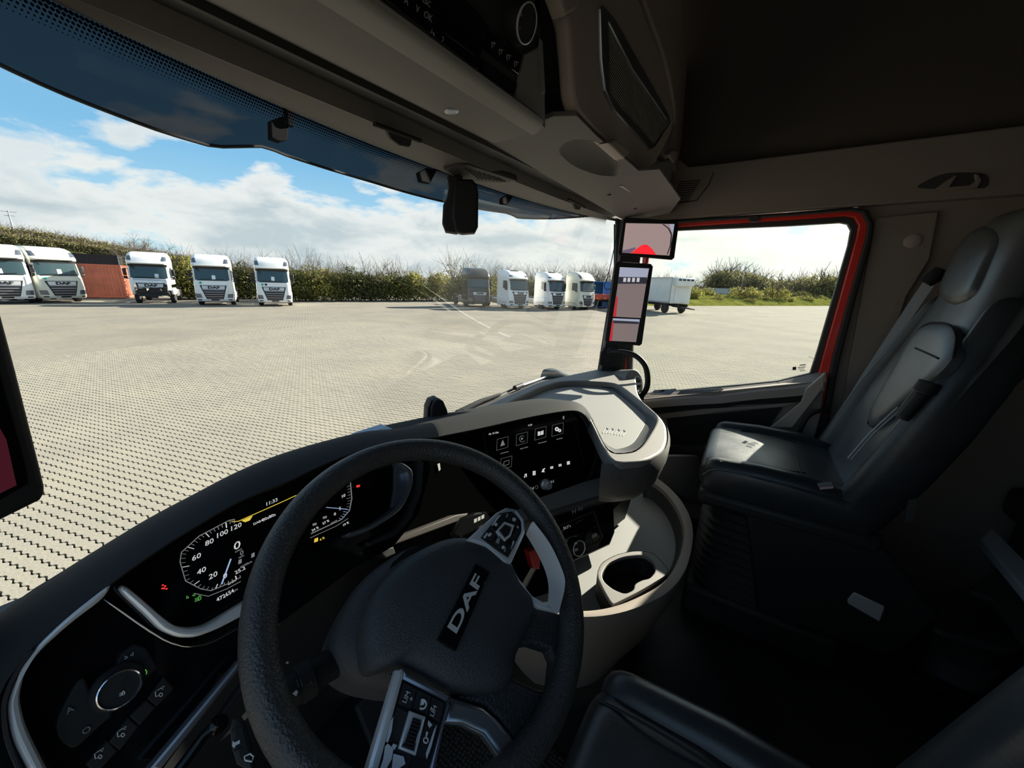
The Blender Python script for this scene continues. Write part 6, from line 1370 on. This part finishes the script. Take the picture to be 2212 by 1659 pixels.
ps_ = thing('passenger_seat', 'black leather passenger seat with centre panels coloured grey as lit and folded armrest', 'seat', (0.63,-0.2,FLOOR))
sloft('cushion', [((0.63,0.02,2.085),X3,Z3_,0.235,0.066,4),((0.63,-0.10,2.09),X3,Z3_,0.24,0.068,4),((0.63,-0.25,2.09),X3,Z3_,0.24,0.066,4),((0.63,-0.40,2.08),X3,Z3_,0.24,0.06,4)], seat_lth, ps_, r0=0.045, r1=0.03)
for sx in (0.405, 0.865):
    sloft('cushion_bolster', [((sx,0.0,2.085),X3,Z3_,0.042,0.075,2.4),((sx,-0.12,2.092),X3,Z3_,0.045,0.080,2.4),((sx,-0.26,2.092),X3,Z3_,0.045,0.08,2.4),((sx,-0.40,2.075),X3,Z3_,0.045,0.07,2.4)], seat_lth, ps_, r0=0.05, r1=0.03, seg=20)
PZc = Plane((0.63,-0.2,2.155), (1,0,0), (0,0,1))
for pts in ([(1706,978),(1722,990),(1727,1012),(1731,1026)],[(1555,997),(1600,1003),(1660,1011),(1740,1022)],[(1600,930),(1660,938),(1720,955)]):
    tube('seam', spline([PZc.at(x, y, 0.0) for x, y in pts], 4), 0.0025, stitch, ps_, seg=6)
tube('piping', spline([Vector((0.362,0.045,2.10)), Vector((0.358,0.0,2.135)), Vector((0.360,-0.15,2.14)), Vector((0.362,-0.36,2.13))], 5), 0.0035, seat_lth, ps_, seg=6)
# base and bellows
slab('seat_pan', [(0.35,0.05,1.985),(0.91,0.05,1.985),(0.91,-0.46,1.985),(0.35,-0.46,1.985)], (0,0,0.06), seat_blk, ps_, bevel=0.02)
rows = []
for k in range(23):
    z = FLOOR+0.12+k*0.0165; g = 0.018 if k % 2 else 0.0; rr = []
    for q in range(32):
        t = 2*math.pi*q/32; cx, cy = math.cos(t), math.sin(t); p_ = 5
        rr.append(Vector((0.63+(0.265-g)*math.copysign(abs(cx)**(2/p_), cx), -0.2+(0.235-g)*math.copysign(abs(cy)**(2/p_), cy), z)))
    rows.append(rr)
loft('bellows', rows, seat_blk, ps_, closed=True, cap=True, smooth=50)
slab('seat_base', [(0.36,0.04,FLOOR),(0.90,0.04,FLOOR),(0.90,-0.45,FLOOR),(0.36,-0.45,FLOOR)], (0,0,0.13), seat_blk, ps_, bevel=0.02)
# backrest along its recline
SP = [(-0.345,2.10),(-0.385,2.26),(-0.425,2.42),(-0.468,2.56),(-0.505,2.70),(-0.535,2.84),(-0.555,2.95)]
HWm = [0.235,0.245,0.25,0.235,0.205,0.172,0.150]; TH_ = [0.065,0.07,0.07,0.065,0.06,0.055,0.05]
sts = []
for k, (y, z) in enumerate(SP):
    a = SP[max(k-1,0)]; b = SP[min(k+1,len(SP)-1)]; d = Vector((0,b[0]-a[0],b[1]-a[1])).normalized(); nr = Vector((0,d.z,-d.y)); sts.append((Vector((0.645,y,z))-nr*TH_[k], X3, nr, HWm[k], TH_[k], 4.0))
sloft('backrest', sts, seat_lth2, ps_, r0=0.03, r1=0.05)
for sx, sg in ((-1, 'near'), (1, 'far')):
    s2 = []
    for k in range(0, 5):
        c, ax, nr, hw, th, p = sts[k]; s2.append((c+Vector((sx*(hw+0.012),0,0))+nr*(0.022-0.006*k), X3, nr, 0.040-0.004*k, th*1.05, 2.4))
    sloft('back_bolster', s2, seat_lth, ps_, r0=0.04, r1=0.07, seg=20)
nb_ = Vector((0,0.96,0.27)).normalized()
PBk = Plane((0.645,-0.46,2.53), (-1,0,0), nb_)
dome('head_pad', Plane((0.645,-0.545,2.885), (-1,0,0), (0,0.975,0.22)), [(2036,621),(2038,646),(2054,658),(2075,658),(2108,638),(2145,568),(2170,514),(2152,486),(2108,496),(2075,535),(2054,576)], seat_lth2, ps_, off=-0.004, h=0.016, skirt=0.03, power=3.5)
dome('lumbar_pad', Plane((0.645,-0.44,2.47), (-1,0,0), (0,0.96,0.27)), [(1995,703),(2030,698),(2054,706),(2065,730),(2058,772),(2020,815),(1960,862),(1905,908),(1878,922),(1874,905),(1892,868),(1930,800),(1965,740)], seat_lth2, ps_, off=0.012, h=0.010, skirt=0.02, power=4)
PLm = Plane((0.645,-0.44,2.47), (-1,0,0), (0,0.96,0.27))
tube('seam', spline([PLm.at(x, y, 0.016) for x, y in ((1875,915),(1895,862),(1932,796),(1968,735),(1997,702),(2030,697),(2055,705),(2066,730),(2060,772))], 5), 0.003, stitch, ps_, seg=6)
tube('seam', [PLm.at(1977,752,0.022), PLm.at(2000,762,0.022), PLm.at(2026,774,0.022)], 0.003, stitch, ps_, seg=6)
for dx in (0, 7): tube('seam', spline([AX(1832+dx,990+dx*0.4,0.42), AX(1880+dx,935+dx*0.4,0.40), AX(1940+dx,880+dx*0.4,0.385)], 4), 0.0028, belt_mat, ps_, seg=6)
# folded armrest
ar = tube('armrest', [AX(1948,903,0.335), AX(1975,870,0.330), AX(2003,838,0.325)], [0.016,0.019,0.020], seat_blk, ps_, seg=14)
tube('armrest_cap', [AX(1996,846,0.325), AX(2010,826,0.325)], 0.023, matte_blk, ar, seg=16)
tube('armrest_pad', [AX(1953,898,0.316), AX(1992,852,0.310)], [0.012,0.012], soft_blk, ar, seg=10)
slab('seat_buckle', [AX(1767,1052,0.345), AX(1801,1048,0.345), AX(1803,1056,0.345), AX(1769,1060,0.345)], (0.03,0,0), matte_blk, ps_, bevel=0.002)
slab('buckle_label', [AX(1770,1053,0.343), AX(1800,1050,0.343), AX(1801,1055,0.343), AX(1771,1058,0.343)], (0.004,0,0), mat('label_pink', (0.45,0.30,0.29), 0.6), ps_)
slab('seat_side_cover', [(0.352,-0.10,2.02),(0.352,-0.46,2.02),(0.352,-0.62,1.86),(0.352,-0.55,1.66),(0.352,-0.20,1.64)], (0.03,0,0), seat_blk, ps_, bevel=0.012)
slab('back_shell', [(0.37,-0.42,2.06),(0.37,-0.62,2.62),(0.44,-0.70,2.98),(0.44,-0.64,3.0),(0.37,-0.54,2.66),(0.37,-0.36,2.10)], (0.54,0,0), seat_blk, ps_, bevel=0.02)
# belt
bp = [(2018,597),(1990,636),(1950,696),(1900,772),(1850,848),(1812,905),(1790,945),(1778,970)]
b3 = spline([AX(x, y, 0.955-0.0*k) for k, (x, y) in enumerate(bp)], 5)
bt_ = thing('seat_belt', 'grey webbing belt hanging down the window side of the passenger seat', 'seat belt', AX(1778,970,0.955))
rows = []
for k, p in enumerate(b3):
    d = (b3[min(k+1,len(b3)-1)]-b3[max(k-1,0)]).normalized(); s = Vector((0.45,0.85,0.25)); s = (s-s.dot(d)*d).normalized(); nrm_ = d.cross(s)
    rows.append([p-s*0.017+nrm_*0.001, p+s*0.017+nrm_*0.001, p+s*0.017-nrm_*0.001, p-s*0.017-nrm_*0.001])
loft('webbing', rows, belt_mat, bt_, closed=True, cap=True, smooth=40)
tube('belt_guide', [AX(2034,582,0.95), AX(2016,600,0.95), AX(2000,612,0.95)], [0.020,0.024,0.018], matte_blk, bt_, seg=12)
slab('tongue', [AX(1762,958,0.95), AX(1776,962,0.95), AX(1774,972,0.95), AX(1760,968,0.95)], (0.01,0.0,0), silver, bt_, bevel=0.002)
tube('buckle_strap', spline([AX(1762,966,0.945), AX(1768,978,0.93), AX(1790,990,0.91)], 4), 0.010, matte_blk, bt_, seg=8)

# driver seat, close to the camera
ds = thing('driver_seat', 'black leather driver seat at the bottom edge of the picture', 'seat', (-0.71,-0.15,FLOOR))
sloft('cushion', [((-0.71,0.08,1.985),X3,Z3_,0.225,0.060,4),((-0.71,-0.05,1.99),X3,Z3_,0.235,0.062,4),((-0.71,-0.30,1.985),X3,Z3_,0.235,0.06,4)], seat_lth, ds, r0=0.05, r1=0.03)
for sx in (-0.935, -0.485):
    sloft('cushion_bolster', [((sx,0.06,1.985),X3,Z3_,0.042,0.068,2.4),((sx,-0.08,1.992),X3,Z3_,0.045,0.073,2.4),((sx,-0.30,1.985),X3,Z3_,0.045,0.07,2.4)], seat_lth, ds, r0=0.06, r1=0.03, seg=20)
tube('seam', spline([Vector((-0.535,0.11,2.035)), Vector((-0.540,0.0,2.052)), Vector((-0.545,-0.2,2.050))], 6), 0.0025, stitch, ds, seg=6)
sloft('backrest', [((-0.71,-0.355,2.06),X3,(0,0.97,0.24),0.235,0.075,4),((-0.71,-0.41,2.28),X3,(0,0.97,0.24),0.245,0.075,4),((-0.71,-0.46,2.50),X3,(0,0.97,0.24),0.24,0.07,4)], seat_lth, ds, r0=0.04, r1=0.08)
for sx in (-0.95, -0.47): sloft('back_bolster', [((sx,-0.335,2.06),X3,(0,0.97,0.24),0.045,0.075,2.4),((sx,-0.385,2.26),X3,(0,0.97,0.24),0.045,0.075,2.4),((sx,-0.43,2.46),X3,(0,0.97,0.24),0.04,0.07,2.4)], seat_lth, ds, r0=0.05, r1=0.08, seg=20)
slab('seat_base', [(-0.95,0.06,FLOOR),(-0.47,0.06,FLOOR),(-0.47,-0.42,FLOOR),(-0.95,-0.42,FLOOR)], (0,0,0.43), seat_blk, ds, bevel=0.02)

# ================================================================== floor and rear of the cab
bn = thing('waste_bin', 'black plastic bin with sloped lid on the floor behind the seats', 'bin', AZ(2060,1420,FLOOR))
lid = [(1953,1245),(1980,1240),(2060,1262),(2150,1300),(2215,1392),(2200,1404),(2165,1404),(2090,1382),(2023,1361),(1987,1329)]
bin_m = mat('bin_plastic', (0.05,0.05,0.052), 0.4)
slab('lid', [AZ(x, y, 1.76) for x, y in lid], (0,0,-0.03), bin_m, bn, bevel=0.012, seg=3)
bc = sum((AZ(x, y, 1.73) for x, y in lid), Vector())/len(lid)
lw2 = [AZ(x, y, 1.73) for x, y in lid]
loft('body', [[p.lerp(bc, 0.08) for p in lw2], [p.lerp(bc, 0.16)-Vector((0,0,0.12)) for p in lw2], [p.lerp(bc, 0.22)-Vector((0,0,0.20)) for p in lw2]], bin_m, bn, closed=True, cap=True, smooth=60)
lathe('chrome_band', [(0.085,0),(0.087,0.07),(0.080,0.075)], bc+Vector((-0.06,-0.0,-0.17)), (0,0,1), silver_dk, bn, seg=28)
slab('foot_ring', [p.lerp(bc, -0.02)-Vector((0,0,0.20)) for p in lw2], (0,0,-0.03), matte_blk, bn, bevel=0.01)
slab('side_plate', [AX(1831,1296,0.348), AX(1845,1280,0.348), AX(1912,1312,0.348), AX(1901,1345,0.348), AX(1832,1305,0.348)], (0.05,0,0), mat('grey_plastic', (0.45,0.45,0.46), 0.6), ps_, bevel=0.004)
bk2 = thing('bunk', 'dark lower bunk across the rear of the cab', 'bunk', (0.1,-1.25,FLOOR))
box('base', (0.0,-1.25,1.72), (2.2,0.46,0.44), seat_blk, bk2, bevel=0.01); box('mattress', (0.0,-1.22,2.0), (2.2,0.52,0.12), seat_blk, bk2, bevel=0.03)
pl_ = mat('pale_plastic', (0.42,0.44,0.45), 0.6)
bb = thing('bunk_rail', 'pale grey rail with bracket beside the bin at the right edge', 'rail', AZ(2200,1290,1.80))
slab('rail', [AZ(2119,1163,2.0), AZ(2142,1139,2.0), AZ(2260,1255,2.0), AZ(2260,1330,2.0)], (0,0,-0.03), pl_, bb, bevel=0.006)
slab('bracket', [AZ(2095,1275,1.85), AZ(2122,1250,1.85), AZ(2150,1232,1.85), AZ(2180,1250,1.85), AZ(2240,1330,1.85), AZ(2240,1420,1.85), AZ(2140,1290,1.85)], (0,0,-0.02), trim_dk, bb, bevel=0.004)
slab('tag_strip', [AX(1962,1080,0.36), AX(1982,1078,0.36), AX(1972,1125,0.36), AX(1954,1130,0.36)], (0.01,0,0), trim_dk, ps_)
# ribbed driver floor mat
def knit_mat():
    m = bpy.data.materials.new('knit_mat'); m.use_nodes = True; nt = m.node_tree; b = nt.nodes['Principled BSDF']; L = nt.links.new
    tc = N(nt, 'ShaderNodeTexCoord'); v = N(nt, 'ShaderNodeTexVoronoi', i_Scale=95.0, i_Randomness=0.35); L(tc.outputs['Object'], v.inputs['Vector'])
    L(ramp(nt, [(0.1, (0.075,0.065,0.055)), (0.5, (0.008,0.008,0.008))], v.outputs['Distance']), b.inputs['Base Color']); b.inputs['Roughness'].default_value = 0.8
    bp_ = N(nt, 'ShaderNodeBump', i_Strength=1.0, i_Distance=0.004); bp_.invert = True; L(v.outputs['Distance'], bp_.inputs['Height']); L(bp_.outputs[0], b.inputs['Normal']); return m
fm = slab('floor_mat', [(-1.05,0.55,FLOOR+0.002),(-0.35,0.55,FLOOR+0.002),(-0.35,0.10,FLOOR+0.002),(-1.05,0.10,FLOOR+0.002)], (0,0,0.012), knit_mat(), bevel=0.004); tag(fm, 'coarse woven black mat in the driver footwell', 'floor mat')
pd = thing('pedal', 'dark foot pedal in the driver footwell seen past the wheel', 'pedal', (-0.62,0.60,FLOOR+0.03))
box('pad', (-0.62,0.62,FLOOR+0.16), (0.09,0.02,0.16), soft_blk, pd, bevel=0.006, rot=Matrix.Rotation(R(-30), 3, 'X')); tube('arm', [(-0.62,0.64,FLOOR+0.16),(-0.62,0.76,FLOOR+0.30)], 0.012, matte_blk, pd, seg=8)
